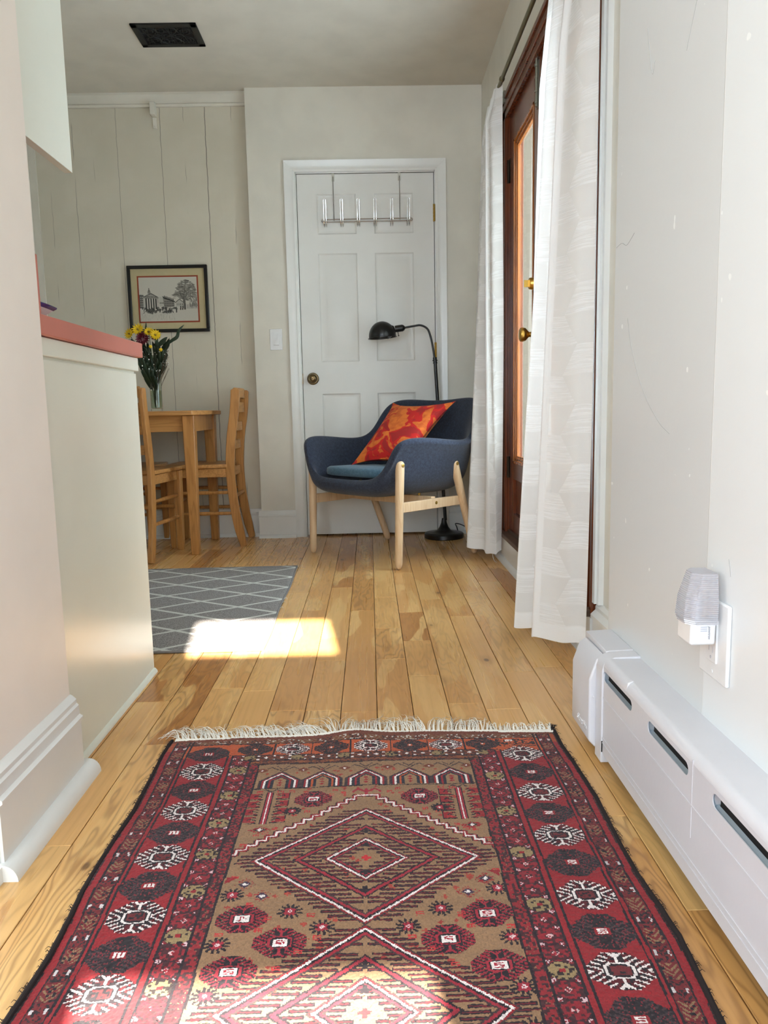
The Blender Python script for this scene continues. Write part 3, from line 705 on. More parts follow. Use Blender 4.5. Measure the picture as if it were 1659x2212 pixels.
def curtain(name, label, levels, strip, u0, zb, parent_loc, bot=None, wav=.004):
    """levels: list of (z, [(x,y)...]) cross-sections, top to bottom."""
    t = thing(name, label, 'curtain', parent_loc, 0, 'sheer curtains at the glazed doors')
    K = len(levels[0][1]); nu_per = 14; secs = []
    for z, P in levels: secs.append(np.array([(p.x, p.y) for p in cr([(a, b, 0) for a, b in P], nu_per)]))
    nu = len(secs[0]); zs_ = np.array([l[0] for l in levels]); nv = 240
    zz = np.linspace(zs_[0], zs_[-1], nv)
    G = np.zeros((nv, nu, 3)); SS = np.array(secs)
    for c in (0, 1):
        for i in range(nu): G[:, i, c] = np.interp(zz, zs_[::-1], SS[::-1, i, c])
    s = np.linspace(0, 1, nu); tt = (zz-zs_[-1])/(zs_[0]-zs_[-1])
    rip = np.sin(s[None, :]*38+np.sin(tt[:, None]*3+s[None, :]*9)*1.2)*wav*(.35+.65*(1-tt[:, None])) + np.sin(s[None, :]*17+tt[:, None]*5)*wav*.6
    G[:, :, 0] += rip*.8; G[:, :, 1] += rip*.5
    hem = np.interp(s, np.linspace(0, 1, K), bot or [0]*K)
    G[:, :, 2] = zz[:, None]+(hem[None, :]+np.sin(s*30)*.003)*(1-tt[:, None])**1
    # uv by arc length (mean of levels)
    seg = np.sqrt((np.diff(SS, axis=1)**2).sum(-1)).mean(0); U = np.concatenate([[0], np.cumsum(seg)])+u0
    me = bpy.data.meshes.new('panel'); a = []
    faces = [(j*nu+i, j*nu+i+1, (j+1)*nu+i+1, (j+1)*nu+i) for j in range(nv-1) for i in range(nu-1)]
    me.from_pydata((G.reshape(-1, 3)-np.array(parent_loc)).tolist(), [], faces); me.update()
    uvl = me.uv_layers.new(name='UVMap'); vi = np.empty(len(me.loops), np.int32); me.loops.foreach_get('vertex_index', vi)
    uvv = np.stack([U[vi % nu], zz[vi//nu]], -1).astype(np.float32); uvl.data.foreach_set('uv', uvv.ravel())
    db = np.zeros((nv, nu), np.float32)
    i0, i1 = int(strip[0]*nu_per), int(strip[1]*nu_per); db[:, i0:i1+1] = 1; db[zz < zs_[-1]+.05, :] = 1; db[zz > zs_[0]-.06, :] = 1
    at = me.attributes.new('dbl', 'FLOAT', 'POINT'); at.data.foreach_set('value', db.ravel())
    for p in me.polygons: p.use_smooth = True
    me.materials.append(M['curtain']); o = bpy.data.objects.new('fabric_panel', me); COL.objects.link(o); o.parent = t
    return t
curtain('curtain', 'white sheer curtain nearest the baseboard heater, wide patterned panel', [
    (2.137, [(.612, 2.07), (.585, 2.14), (.602, 2.19), (.590, 2.235), (.612, 2.29), (.585, 2.37), (.612, 2.44), (.592, 2.50), (.612, 2.56)]),
    (1.70, [(.607, 2.065), (.575, 2.12), (.552, 2.19), (.540, 2.215), (.570, 2.29), (.535, 2.35), (.58, 2.43), (.545, 2.48), (.60, 2.56)]),
    (.95, [(.605, 2.075), (.565, 2.12), (.520, 2.185), (.506, 2.207), (.535, 2.28), (.488, 2.30), (.55, 2.39), (.520, 2.44), (.60, 2.52)]),
    (.052, [(.604, 2.095), (.55, 2.135), (.492, 2.19), (.470, 2.21), (.50, 2.27), (.436, 2.272), (.51, 2.34), (.475, 2.43), (.60, 2.50)])],
    (2, 3), .012, .052, (.6, 2.3, .0), [.0, -.004, -.006, -.004, .0, .006, .0, .0, .0])
curtain('curtain', 'white sheer curtain hanging behind the blue armchair at the far side', [
    (2.137, [(.612, 3.50), (.590, 3.545), (.600, 3.575), (.588, 3.60), (.612, 3.64), (.590, 3.70), (.612, 3.75), (.588, 3.80), (.615, 3.84)]),
    (2.0, [(.616, 3.53), (.575, 3.56), (.560, 3.585), (.552, 3.605), (.595, 3.66), (.565, 3.72), (.600, 3.76), (.565, 3.82), (.612, 3.87)]),
    (1.1, [(.622, 3.55), (.580, 3.565), (.565, 3.58), (.545, 3.60), (.575, 3.66), (.518, 3.69), (.585, 3.77), (.545, 3.90), (.60, 3.97)]),
    (.055, [(.618, 3.57), (.590, 3.545), (.575, 3.55), (.540, 3.565), (.530, 3.59), (.462, 3.63), (.53, 3.72), (.61, 3.90), (.500, 4.04)])],
    (2.4, 3.3), .03, .055, (.6, 3.7, .0), [.0, -.012, -.016, -.012, .0, .008, .0, .02, .03], .003)
ct = [o for o in bpy.data.objects if o.name.startswith('curtain') and 'behind the blue' in str(o.get('label'))][0]
MB().tube([tuple(p) for p in cr([(-.028, -.142, .05), (-.026, -.15, .025), (-.02, -.16, .008), (-.012, -.17, .003)], 4)], .0009, 5).build('loose_thread', plain('white_thread', rgb(230, 228, 225), .8), ct)

# ------------------------------------------------------------------ baseboard heater
XH = .457
t_ = thing('baseboard_heater', 'white slotted baseboard heater along the right wall', 'heater', (XH, 1.0, 0))
def plate_with_slots():
    cu = bpy.data.curves.new('heater_plate', 'CURVE'); cu.dimensions = '2D'; cu.fill_mode = 'BOTH'; cu.extrude = .0008
    def sp(P):
        s_ = cu.splines.new('POLY'); s_.points.add(len(P)-1)
        for i, (a, b) in enumerate(P): s_.points[i].co = (a, b, 0, 1)
        s_.use_cyclic_u = True
    y0, y1 = -1.0, .452
    sp([(y0, .032), (y1, .032), (y1, .214), (y0, .214)])
    for yc in SL:
        hw, r, zc_ = .082, .0105, .196; P = []
        for i in range(9): a = -pi/2+i*pi/8; P.append((yc+hw-r+r*math.cos(a), zc_+r*math.sin(a)))
        for i in range(9): a = pi/2+i*pi/8; P.append((yc-hw+r+r*math.cos(a), zc_+r*math.sin(a)))
        sp(P)
    ob = bpy.data.objects.new('tmp', cu); COL.objects.link(ob); dg = bpy.context.evaluated_depsgraph_get()
    me = bpy.data.meshes.new_from_object(ob.evaluated_get(dg)); bpy.data.objects.remove(ob)
    n = len(me.vertices); co = np.empty(n*3, np.float32); me.vertices.foreach_get('co', co); co = co.reshape(-1, 3)
    co = np.stack([co[:, 2], co[:, 0], co[:, 1]], -1); me.vertices.foreach_set('co', co.ravel()); me.update()
    me.materials.clear(); me.materials.append(M['heater']); return me
SL = [.37, .128, -.115, -.358, -.60, -.84]
o = bpy.data.objects.new('front_cover', plate_with_slots()); COL.objects.link(o); o.parent = t_
g = MB()
for z, r in ((.150, .0012), (.066, .0011), (.055, .0011)): g.box(-.0018, -.0006, -1.0, .452, z-r, z+r)
g.build('pressed_rib', M['heater'], t_, .0004)
g = MB(); top = [(-.0008, .212)]+[(.014-.0148*math.cos(a), .212+.018*math.sin(a)) for a in [i*pi/14 for i in range(8)]]+[(.073, .229), (.073, .226), (.016, .2265), (.004, .222), (.002, .212)]
g.extrude(top, 'Y', -1.0, .452); g.build('top_cover', M['heater'], t_)
MB().hexa([(-.0012, .330, .216), (-.0012, .318, .214), (.004, .318, .2225), (.004, .330, .2225)], [(-.001, .333, .219), (.0025, .320, .2285), (.014, .322, .2315), (.012, .333, .2315)]).build('top_notch', M['heater'], t_)
MB().box(-.0014, .0, .0305, .0325, .10, .22).build('seam', M['heater'], t_)
galv = plain('galvanised_louver', rgb(170, 184, 196), .35, .6)
for yc in SL:
    MB().add([(.0009, yc-.09, .183), (.0009, yc+.09, .183), (.006, yc+.078, .1895), (.006, yc-.086, .1895)], [(0, 1, 2, 3)]).add([(.0009, yc+.083, .184), (.0009, yc+.085, .206), (.018, yc+.060, .206), (.018, yc+.062, .196)], [(0, 1, 2, 3)]).build('louver', galv, t_, smooth=0)
MB().box(.0075, .070, -1.0, .45, .05, .215).build('dark_interior', M['dark'], t_)  # dark block standing in for the shade inside the slots
# end cap: collar and cover
cc = MB(); col_p = [(-.004, .012), (-.004, .205), (.000, .219), (.010, .228), (.022, .232), (.073, .2335), (.073, .012)]
cc.extrude(col_p, 'Y', .452, .492); cc.build('end_collar', M['heater'], t_, .0015)
cv = MB(); cov = [(-.017, .040), (-.017, .172), (-.002, .214), (.014, .2245), (.014, .020), (-.004, .026)]
cv.extrude(cov, 'Y', .494, .625); cv.build('end_cap_cover', M['heater'], t_, .004, seg=3)
MB().extrude([(.016, .02), (.016, .232), (.073, .234), (.073, .02)], 'Y', .494, .640).build('end_cap_body', M['heater'], t_, .0015)
MB().lathe([(.0028, 0), (.0022, -.0016), (.0001, -.002)], 10, 'Y', (-.008, .494, .135)).build('rivet', M['heater'], t_)
MB().box(-.003, .004, .4512, .4525, .035, .058).build('rubber_grommet', M['dark'], t_)
def text_obj(name, body, size, mat, parent, matrix, ext=.0003, shear=0.):
    cu = bpy.data.curves.new(name, 'FONT'); cu.body = body; cu.size = size; cu.extrude = ext; cu.shear = shear; cu.align_x = 'CENTER'; cu.align_y = 'CENTER'
    ob = bpy.data.objects.new('tmp', cu); COL.objects.link(ob); dg = bpy.context.evaluated_depsgraph_get()
    me = bpy.data.meshes.new_from_object(ob.evaluated_get(dg)); bpy.data.objects.remove(ob)
    me.name = name; me.materials.clear(); me.materials.append(mat)
    o = bpy.data.objects.new(name, me); COL.objects.link(o); o.parent = parent; o.matrix_local = matrix; return o
# embossed script on the cover: reads along the wall, letters upright
Mx = Matrix(((0, 0, -1, -.0172), (-1, 0, 0, .545), (0, 1, 0, .062), (0, 0, 0, 1)))
text_obj('embossed_script', 'Slant/Fin', .021, plain('raised_enamel', rgb(244, 242, 242), .2), t_, Mx, .0006, .4)

# ------------------------------------------------------------------ outlet and night light
t_ = thing('power_outlet', 'white duplex outlet on the near right wall above the heater', 'outlet', (.53, 1.128, .368))
MB().box(-.0065, 0, -.047, .047, -.062, .064).build('cover_plate', M['plastic'], t_, .003, seg=3)
rc = MB().box(-.0095, -.006, -.0165, .0165, -.034, .034).build('receptacle', M['plastic'], t_, .0008)
sl = plain('outlet_slot', rgb(205, 205, 210), .5)
for zc_ in (-.018,):
    MB().box(-.0098, -.0094, -.0075, -.0055, zc_-.001, zc_+.009).box(-.0098, -.0094, .0048, .0066, zc_-.0, zc_+.010).build('slot', sl, rc)
    MB().lathe([(.0026, 0), (.0026, -.0004), (.0001, -.0005)], 12, 'X', (-.0094, -.0005, zc_-.009)).build('ground_hole', sl, rc)
MB().lathe([(.0032, 0), (.0028, -.001), (.0001, -.0012)], 12, 'X', (-.0062, 0, -.050)).build('screw', M['plastic'], t_)
t_ = thing('night_light', 'clear ribbed night light with white base plugged into the outlet', 'night light', (.518, 1.128, .389))
b = MB(); b.hexa([(-.041, -.025, -.022), (-.002, -.025, -.022), (-.002, .025, -.022), (-.041, .025, -.022)], [(-.040, -.026, .012), (-.002, -.026, .012), (-.002, .026, .012), (-.040, .026, .012)])
base = b.build('base', M['plastic'], t_, .004, seg=3)
MB().lathe([(.005, 0), (.0045, .0015), (.0001, .002)], 12, 'Y', (-.030, .0245, .002)).build('light_sensor', plain('amber_sensor', rgb(120, 60, 50), .3), t_)
def ribmat():
    t = NT('clear_ribbed_plastic'); g_ = t.n('ShaderNodeBsdfGlossy', i_0=(1, 1, 1, 1), i_1=.12); tr = t.n('ShaderNodeBsdfTransparent', i_0=(.93, .92, .93, 1))
    df = t.n('ShaderNodeBsdfDiffuse', i_0=rgb(206, 206, 216)); m1 = t.n('ShaderNodeMixShader', i_0=.44); m2 = t.n('ShaderNodeMixShader', i_0=.2)
    t.set(m1.inputs[1], tr.outputs[0]); t.set(m1.inputs[2], df.outputs[0]); t.set(m2.inputs[1], m1.outputs[0]); t.set(m2.inputs[2], g_.outputs[0]); t.set(t.out.inputs[0], m2.outputs[0]); return t.mat
M['ribs'] = ribmat()
s_ = MB(); rings = []; NR = 26
for i in range(NR*2+1):
    f_ = i/(NR*2); z = .010+f_*.078
    ww = np.interp(f_, [0, .12, .5, 1], [.028, .030, .029, .023]); dp = np.interp(f_, [0, .12, .5, 1], [.046, .049, .046, .036]); k_ = .0009 if i % 2 else 0
    w2 = ww-k_; d2_ = dp-k_
    rings.append([(-.001, -w2, z), (-d2_+.012, -w2, z), (-d2_, -w2+.013, z), (-d2_, w2-.013, z), (-d2_+.012, w2, z), (-.001, w2, z)])
vs = sum(rings, []); fs = []
for i in range(len(rings)-1):
    for k in range(6): fs.append((i*6+k, i*6+(k+1) % 6, i*6+6+(k+1) % 6, i*6+6+k))
n = len(vs); fs.append(tuple(range(n-6, n))); s_.add(vs, fs); s_.build('ribbed_shade', M['ribs'], t_, smooth=0)
MB().lathe([(.006, .012), (.008, .02), (.009, .035), (.006, .048), (.0001, .052)], 12, 'Z', (-.022, 0, 0)).build('bulb', plain('frosted_bulb', rgb(235, 235, 240), .3), t_)
# printed label on the side that faces the camera
Mx = Matrix(((0, 1, 0, -.0125), (0, 0, -1, -.0262), (-1, 0, 0, -.002), (0, 0, 0, 1)))
text_obj('label_print', 'powrtron', .0050, plain('grey_ink', rgb(96, 104, 130), .6), t_, Mx, .0001, .3)
m = MB()
for i, k in enumerate((.007, .004, .001)): m.box(-.026, -.016, -.02625, -.0260, k-.0004, k+.0004)
m.build('small_print', plain('faint_grey_ink', rgb(170, 178, 205), .6), t_)

# ------------------------------------------------------------------ armchair
AC = Vector((.105, 3.845)); BD = math.atan2(.669, .742)          # back direction angle
t_ = thing('armchair', 'low blue upholstered armchair with pale birch legs before the white door', 'armchair', (AC.x, AC.y, 0), BD-pi/2)
# local: x = chair side (right when facing back direction +y), y = back
def fabric(name, c1, c2, sc=420, rough=.95):
    t = NT(name); o_ = t.obj(); n_ = t.noise(o_, sc, 2, .7); n2 = t.noise(o_, sc*.22, 2)
    c = t.mix(t.ss(t.m('ADD', t.m('MULTIPLY', n_, .7), t.m('MULTIPLY', n2, .3)), .38, .66), c1, c2)
    t.bump(n_, .35, .001); return t.base(c, rough, 0, Sheen_Weight=.15)
M['denim'] = fabric('blue_wool_melange', rgb(28, 34, 50), rgb(56, 65, 84))
M['teal'] = fabric('faded_teal_cotton', rgb(62, 92, 112), rgb(88, 118, 136), 300)
def shell():
    half = [  # (rim s,b,z) (bottom edge s,b,z) wall bulge
        ((.000, -.318, .408), (.000, -.275, .352), .006),
        ((.120, -.318, .408), (.105, -.275, .352), .006),
        ((.215, -.316, .415), (.180, -.270, .353), .010),
        ((.285, -.310, .470), (.215, -.245, .355), .008),
        ((.320, -.298, .572), (.232, -.200, .357), .006),
        ((.352, -.262, .612), (.240, -.140, .358), .004),
        ((.380, -.150, .612), (.246, -.050, .358), .002),
        ((.388, -.020, .598), (.248, .045, .356), .002),
        ((.384, .110, .584), (.245, .120, .354), .004),
        ((.368, .195, .603), (.232, .175, .352), .006),
        ((.350, .245, .700), (.205, .210, .352), .008),
        ((.325, .290, .775), (.165, .230, .352), .008),
        ((.255, .330, .798), (.110, .240, .352), .006),
        ((.110, .350, .786), (.050, .244, .352), .006),
        ((.000, .354, .780), (.000, .245, .352), .006)]
    cols_ = half+[((-a[0], a[1], a[2]), (-b[0], b[1], b[2]), g) for a, b, g in half[-2:0:-1]]
    m = MB(); NCr = len(cols_); rows_ = []
    cen = Vector((0, 0, .345))
    for R_, B_, g_ in cols_:
        R_ = Vector(R_); B_ = Vector(B_); out = Vector((R_.x, R_.y*1., 0)); out = out.normalized() if out.length else Vector((0, 1, 0))
        c = [cen.lerp(B_, .45)]; c.append(cen.lerp(B_, .92))
        low = B_.lerp(R_, .22)+out*.028; low.z = B_.z+min(.035, (R_.z-B_.z)*.30)
        mid = B_.lerp(R_, .52)+out*g_; hi = B_.lerp(R_, .84)-out*.010
        c += [low, mid, hi, R_]; rows_.append(c)
    for j in range(6):
        for i in range(NCr): m.v.append(tuple(rows_[i][j]))
    for j in range(5):
        for i in range(NCr):
            k = (i+1) % NCr; m.f.append((j*NCr+i, j*NCr+k, (j+1)*NCr+k, (j+1)*NCr+i))
    m.v.append(tuple(cen)); ci = len(m.v)-1
    for i in range(NCr): m.f.append((ci, (i+1) % NCr, i))
    me = bpy.data.meshes.new('shell'); me.from_pydata(m.v, [], m.f); me.update(); me.materials.append(M['denim'])
    o = bpy.data.objects.new('upholstered_shell', me); COL.objects.link(o); o.parent = t_
    s1 = o.modifiers.new('sub0', 'SUBSURF'); s1.levels = s1.render_levels = 1
    so = o.modifiers.new('solid', 'SOLIDIFY'); so.thickness = .034; so.offset = 1; so.use_even_offset = True
    s2 = o.modifiers.new('sub', 'SUBSURF'); s2.levels = s2.render_levels = 2
    for p in me.polygons: p.use_smooth = True
shell()
def cushion(name, corners, mat, parent, th, n=22, pinch=.10, power=.5):
    """corners TL TR BR BL (3D) ; puffed pillow"""
    TL, TR, BR, BL = [Vector(c) for c in corners]; nm = (TR-TL).cross(BL-TL).normalized(); m = MB()
    for side in (1, -1):
        base_i = len(m.v)
        for j in range(n+1):
            for i in range(n+1):
                u, v = i/n, j/n
                pu = 1-pinch*4*v*(1-v)*abs(2*u-1)**1.2; pv = 1-pinch*4*u*(1-u)*abs(2*v-1)**1.2
                U = .5+(u-.5)*pu; V_ = .5+(v-.5)*pv
                p = TL*(1-U)*(1-V_)+TR*U*(1-V_)+BR*U*V_+BL*(1-U)*V_
                h = th*(16*u*(1-u)*v*(1-v))**power
                m.v.append(tuple(p+nm*h*side))
        for j in range(n):
            for i in range(n):
                a = base_i+j*(n+1)+i; f_ = (a, a+1, a+n+2, a+n+1); m.f.append(f_ if side > 0 else f_[::-1])
    o = m.build(name, mat, parent, smooth=60); w_ = o.modifiers.new('weld', 'WELD'); w_.merge_threshold = .0004; return o
# seat pad: rounded trapezoid
m = MB(); pad = []
for a in range(40):
    q_ = 2*pi*a/40; c_, s2_ = math.cos(q_), math.sin(q_); k_ = 3.5
    rx = abs(c_)**(2/k_)*math.copysign(1, c_); ry = abs(s2_)**(2/k_)*math.copysign(1, s2_)
    y = ry*.245-.045; x = rx*(.268-.04*(ry+1)/2); pad.append((x, y))
levels_ = [(.93, .398), (.99, .404), (1.0, .418), (.99, .434), (.94, .442), (.6, .447), (.2, .448)]
for k_, z in levels_:
    for x, y in pad: m.v.append((x*k_, (y+.045)*k_-.045, z+.016*max(0, -y)/.29))
for j in range(len(levels_)-1):
    for i in range(40): m.f.append((j*40+i, j*40+(i+1) % 40, (j+1)*40+(i+1) % 40, (j+1)*40+i))
m.f.append(tuple(range(39, -1, -1))); m.f.append(tuple((len(levels_)-1)*40+i for i in range(40)))
m.build('seat_pad', M['teal'], t_, smooth=60)
def leg(p0, p1, r0, r1):
    p0, p1 = Vector(p0), Vector(p1); L = (p1-p0).length; pr = []
    for f_ in (0, .012, .03, .06): pr.append((f_*L, r0*math.sqrt(max(0, 1-(1-f_/.06)**2))*.98+.0005))
    n = 10
    pts = []; rs = []
    for f_, r in pr: pts.append(p0+(p1-p0)*(f_/L)); rs.append(r)
    pts.append(p0+(p1-p0)*.12); rs.append(r0*1.02); pts.append(p0+(p1-p0)*.6); rs.append((r0*.4+r1*.6))
    for k in range(6):
        a = k*pi/2/5; pts.append(p1-(p1-p0).normalized()*r1*(1-math.sin(a))); rs.append(r1*math.cos(a)+.0004)
    return MB().tube(pts, rs, 20)
LG = {}
for sx in (-1, 1):
    f0, f1 = (sx*.318, -.268, 0), (sx*.322, -.252, .502); r0, r1 = (sx*.318, .272, 0), (sx*.344, .085, .490)
    for nm_, a, b in (('f', f0, f1), ('r', r0, r1)):
        lg = leg(a, b, .0175, .021).build('leg', M['birch'], t_)
        P = Vector(b)-(Vector(b)-Vector(a)).normalized()*.022; P.x += sx*.0205
        MB().lathe([(.0085, 0), (.0085, sx*.0015), (.005, sx*.002), (.0001, sx*.0015)], 14, 'X', P).build('screw', M['brass'], lg)
    xr = sx*.318
    rail = MB().box(xr-.010, xr+.010, -.255, .165, .262, .308).build('side_rail', M['birch'], t_, .002)
    MB().lathe([(.008, 0), (.008, sx*.0015), (.004, sx*.002), (.0001, sx*.0015)], 14, 'X', (xr+sx*.010, -.02, .288)).build('screw', M['brass'], rail)
    MB().tube([(sx*.215, -.02, .305), (sx*.215, -.02, .37)], .0065, 12).build('support_post', M['brass'], t_)
MB().box(-.308, .308, -.033, -.007, .268, .316).build('cross_rail', M['birch'], t_, .002)
# throw pillow lying in the chair
def pillowmat():
    t = NT('orange_print_cotton'); o_ = t.obj()
    w1 = t.noise(o_, 9.5, 2, .4, 1.3); w2 = t.noise(o_, 22, 3, .6, .8)
    c = t.mix(t.ss(w2, .35, .7), rgb(224, 118, 42), rgb(196, 84, 30))
    c = t.mix(t.m('MULTIPLY', t.ss(w1, .495, .51), t.m('SUBTRACT', 1., t.ss(w2, .62, .66))), c, rgb(196, 28, 24))
    c = t.mix(t.m('MULTIPLY', t.ss(w1, .57, .59), .8), c, rgb(150, 30, 30))
    t.bump(t.noise(o_, 500, 1), .2, .001); return t.base(c, .85)
tp = thing('throw_pillow', 'square orange and red patterned cushion in the blue armchair', 'cushion', (AC.x, AC.y, 0), BD-pi/2)
cushion('cover', [(-.135, .150, .768), (.290, .170, .768), (.265, -.150, .465), (-.085, -.195, .462)], pillowmat(), tp, .055, pinch=.20)

# ------------------------------------------------------------------ floor lamp
t_ = thing('floor_lamp', 'black metal pharmacy floor lamp behind the blue armchair', 'floor lamp', (.412, 4.285, 0))
MB().lathe([(.108, 0), (.112, .004), (.112, .024), (.106, .030), (.090, .033), (.060, .036), (.040, .044), (.026, .062), (.017, .085), (.013, .105), (.012, .112)], 40).build('base', M['black'], t_)
P0 = Vector((.008, 0, .10)); P1 = Vector((-.040, 0, .985))
MB().tube([P0, P1], .0095, 14).build('pole', M['black'], t_)
dr = (P1-P0).normalized(); c = MB()
for k, r in ((-.004, .0125), (.010, .0145), (.022, .0115)): c.tube([P1+dr*k, P1+dr*(k+.006)], r, 14)
c.tube([P1-dr*.002, P1+dr*.03], .0108, 14); c.build('height_collar', M['black'], t_)
ap = cr([P1, (-.052, 0, 1.07), (-.066, 0, 1.135), (-.083, 0, 1.172), (-.118, 0, 1.190), (-.160, 0, 1.186), (-.212, 0, 1.178)], 8)
MB().tube([tuple(p) for p in ap], .0058, 12).build('swing_arm', M['black'], t_)
sk = MB(); ax = Vector((-1, 0, -.12)).normalized(); q0 = Vector((-.205, 0, 1.179))
sk.tube([q0, q0+ax*.006, q0+ax*.014, q0+ax*.045, q0+ax*.055], [.008, .015, .019, .019, .018], 18); sk.build('socket', M['black'], t_)
MB().tube([q0+ax*.040+Vector((0, 0, -.017)), q0+ax*.036+Vector((0, 0, -.036))], .0018, 8).tube([q0+ax*.036+Vector((0, 0, -.036)), q0+ax*.035+Vector((0, 0, -.041))], .0034, 8).build('switch_key', M['black'], t_)
sh = MB(); prof = []; Rr = .075
for k in range(11):
    a = k*pi/2/10; prof.append((Rr*math.sin(a)+.0004, Rr*1.08*math.cos(a)))
prof += [(Rr, -.004), (Rr+.005, -.006), (Rr+.005, -.009), (Rr-.001, -.008)]
for k in range(10, -1, -1):
    a = k*pi/2/10; prof.append(((Rr-.0025)*math.sin(a)+.0003, (Rr*1.08-.0025)*math.cos(a)))
sh.M = Matrix.Translation((-.330, 0, 1.134)) @ Matrix.Rotation(math.radians(-4), 4, 'Y')
sh.lathe(prof, 36); sh.M = Matrix.Identity(4)
sh.tube([(-.305, 0, 1.163), (-.278, 0, 1.166), (-.262, 0, 1.171)], [.046, .030, .020], 20)
sh.build('lamp_shade', M['black'], t_)
cd = MB().tube([tuple(p) for p in cr([(.09, .05, .012), (.08, .06, .05), (.07, .03, .075), (.10, .0, .072), (.15, -.01, .045), (.19, .02, .012), (.21, .07, .008)], 6)], .003, 8)
cd.build('power_cord', M['black'], t_)

# ------------------------------------------------------------------ dining table
t_ = thing('dining_table', 'honey pine dining table standing against the board wall', 'table', (-.862, 3.88, 0))
m = MB(); Lx, Ly = -1.02, .585
out = [(Lx, 0), (-.035, 0), (0, .05), (0, Ly), (Lx, Ly)]
m.extrude(out, 'Z', .725, .748); m.build('tabletop', M['pine_x'], t_, .003, seg=3)
m = MB(); m.box(Lx+.05, -.07, .045, .063, .642, .725); m.build('apron', M['pine_x'], t_, .001)
MB().box(-.052, -.034, .07, Ly-.05, .642, .725).build('apron', M['pine'], t_, .001)
MB().box(Lx+.05, -.07, Ly-.06, Ly-.042, .642, .725).build('apron', M['pine_x'], t_, .001)
MB().box(Lx+.034, Lx+.052, .07, Ly-.05, .642, .725).build('apron', M['pine'], t_, .001)
for x, y in ((-.062, .058), (-.055, Ly-.055), (Lx+.055, .058), (Lx+.055, Ly-.055)):
    w0, w1 = .021, .031
    MB().hexa([(x-w0, y-w0, 0), (x+w0, y-w0, 0), (x+w0, y+w0, 0), (x-w0, y+w0, 0)], [(x-w1, y-w1, .725), (x+w1, y-w1, .725), (x+w1, y+w1, .725), (x-w1, y+w1, .725)]).build('leg', M['pine'], t_, .004)

# ------------------------------------------------------------------ dining chairs (local: +y = back)
def make_chair():
    t = thing('dining_chair', 'honey pine ladder-back chair at the right end of the table', 'chair', (0, 0, 0), 0, 'pine ladder-back chairs around the dining table')
    hw = .152
    for sx in (-1, 1):
        x = sx*hw
        prof = [(.215, 0), (.185, .14), (.165, .30), (.160, .45), (.172, .60), (.195, .74), (.205, .85)]
        c_ = cr([(a, b, 0) for a, b in prof], 5); m = MB(); n = len(c_); pw_ = .024
        ring_ = []
        for i, p in enumerate(c_):
            tn = (c_[min(i+1, n-1)]-c_[max(i-1, 0)]).normalized(); nrm = Vector((tn.y, -tn.x, 0)); k = 1 if i > 3 else .75+.08*i
            a = p+nrm*pw_*k; b = p-nrm*pw_*k; ring_.append([(x-.0115, a.x, a.y), (x+.0115, a.x, a.y), (x+.0115, b.x, b.y), (x-.0115, b.x, b.y)])
        # rounded top
        tp_ = c_[-1]
        for k in (.9, .55): ring_.append([(x-.0115, tp_.x+pw_*k*.95, tp_.y+.012*(1.45-k)), (x+.0115, tp_.x+pw_*k*.95, tp_.y+.012*(1.45-k)), (x+.0115, tp_.x-pw_*k*.95, tp_.y+.012*(1.45-k)), (x-.0115, tp_.x-pw_*k*.95, tp_.y+.012*(1.45-k))])
        vs = sum(ring_, []); fs = []
        for i in range(len(ring_)-1):
            for k in range(4): fs.append((i*4+k, i*4+(k+1) % 4, i*4+4+(k+1) % 4, i*4+4+k))
        fs += [(3, 2, 1, 0), tuple(len(vs)-4+k for k in range(4))]
        m.add(vs, fs); m.build('back_post', M['pine'], t, .003)
        xf_ = sx*.155; yb = -.168
        MB().hexa([(xf_-.015, yb-.015, 0), (xf_+.015, yb-.015, 0), (xf_+.015, yb+.015, 0), (xf_-.015, yb+.015, 0)],
                  [(xf_-.021, yb-.021, .432), (xf_+.021, yb-.021, .432), (xf_+.021, yb+.021, .432), (xf_-.021, yb+.021, .432)]).build('front_leg', M['pine'], t, .003)
        MB().box(sx*.150-.009, sx*.150+.009, -.150, .15, .385, .432).build('seat_rail', M['pine_x'], t, .001)
        for z in (.30, .185): MB().tube([(sx*.153, -.165, z), (sx*.152, 0, z), (sx*.150, .175, z)], [.0085, .0105, .0085], 12).build('stretcher', M['pine'], t)
    for y in (-.170, .155): MB().box(-.135, .135, y-.009, y+.009, .385, .432).build('seat_rail', M['pine_x'], t, .001)
    MB().tube([(-.15, .172, .275), (.15, .172, .275)], .010, 12).build('stretcher', M['pine'], t)
    MB().tube([(-.15, -.168, .24), (.15, -.168, .24)], .010, 12).build('stretcher', M['pine'], t)
    m = MB(); sp = []
    for x, y in ((-.175, -.192), (-.10, -.201), (0, -.205), (.10, -.201), (.175, -.192), (.175, .0), (.165, .145), (-.165, .145), (-.175, .0)): sp.append((x, y))
    m.extrude(sp, 'Z', .434, .456); m.build('seat', M['pine_x'], t, .006, seg=3)
    for k, z in enumerate((.555, .655, .755)):
        y = [.168, .182, .197][k]
        m = MB(); A = [(-hw, y), (-.08, y+.014), (0, y+.018), (.08, y+.014), (hw, y)]
        hgt = .048 if k < 2 else .055
        m.extrude(A+[(a, b-.014) for a, b in A[::-1]], 'Z', z-.02, z-.02+hgt); m.build('back_slat', M['pine_x'], t, .002)
    m = MB(); A = [(-hw+.01, .203), (-.08, .217), (0, .221), (.08, .217), (hw-.01, .203)]
    m.extrude(A+[(a, b-.014) for a, b in A[::-1]], 'Z', .812, .868); m.build('top_slat', M['pine_x'], t, .006, seg=3)
    return t
ch = make_chair()
ch.location = (-.925, 4.31, 0); ch.rotation_euler = (0, 0, -pi/2)     # faces -X, back toward the room
dup(ch, (-1.215, 3.945, 0), pi+math.radians(-8), 'honey pine ladder-back chair half hidden behind the kitchen peninsula')
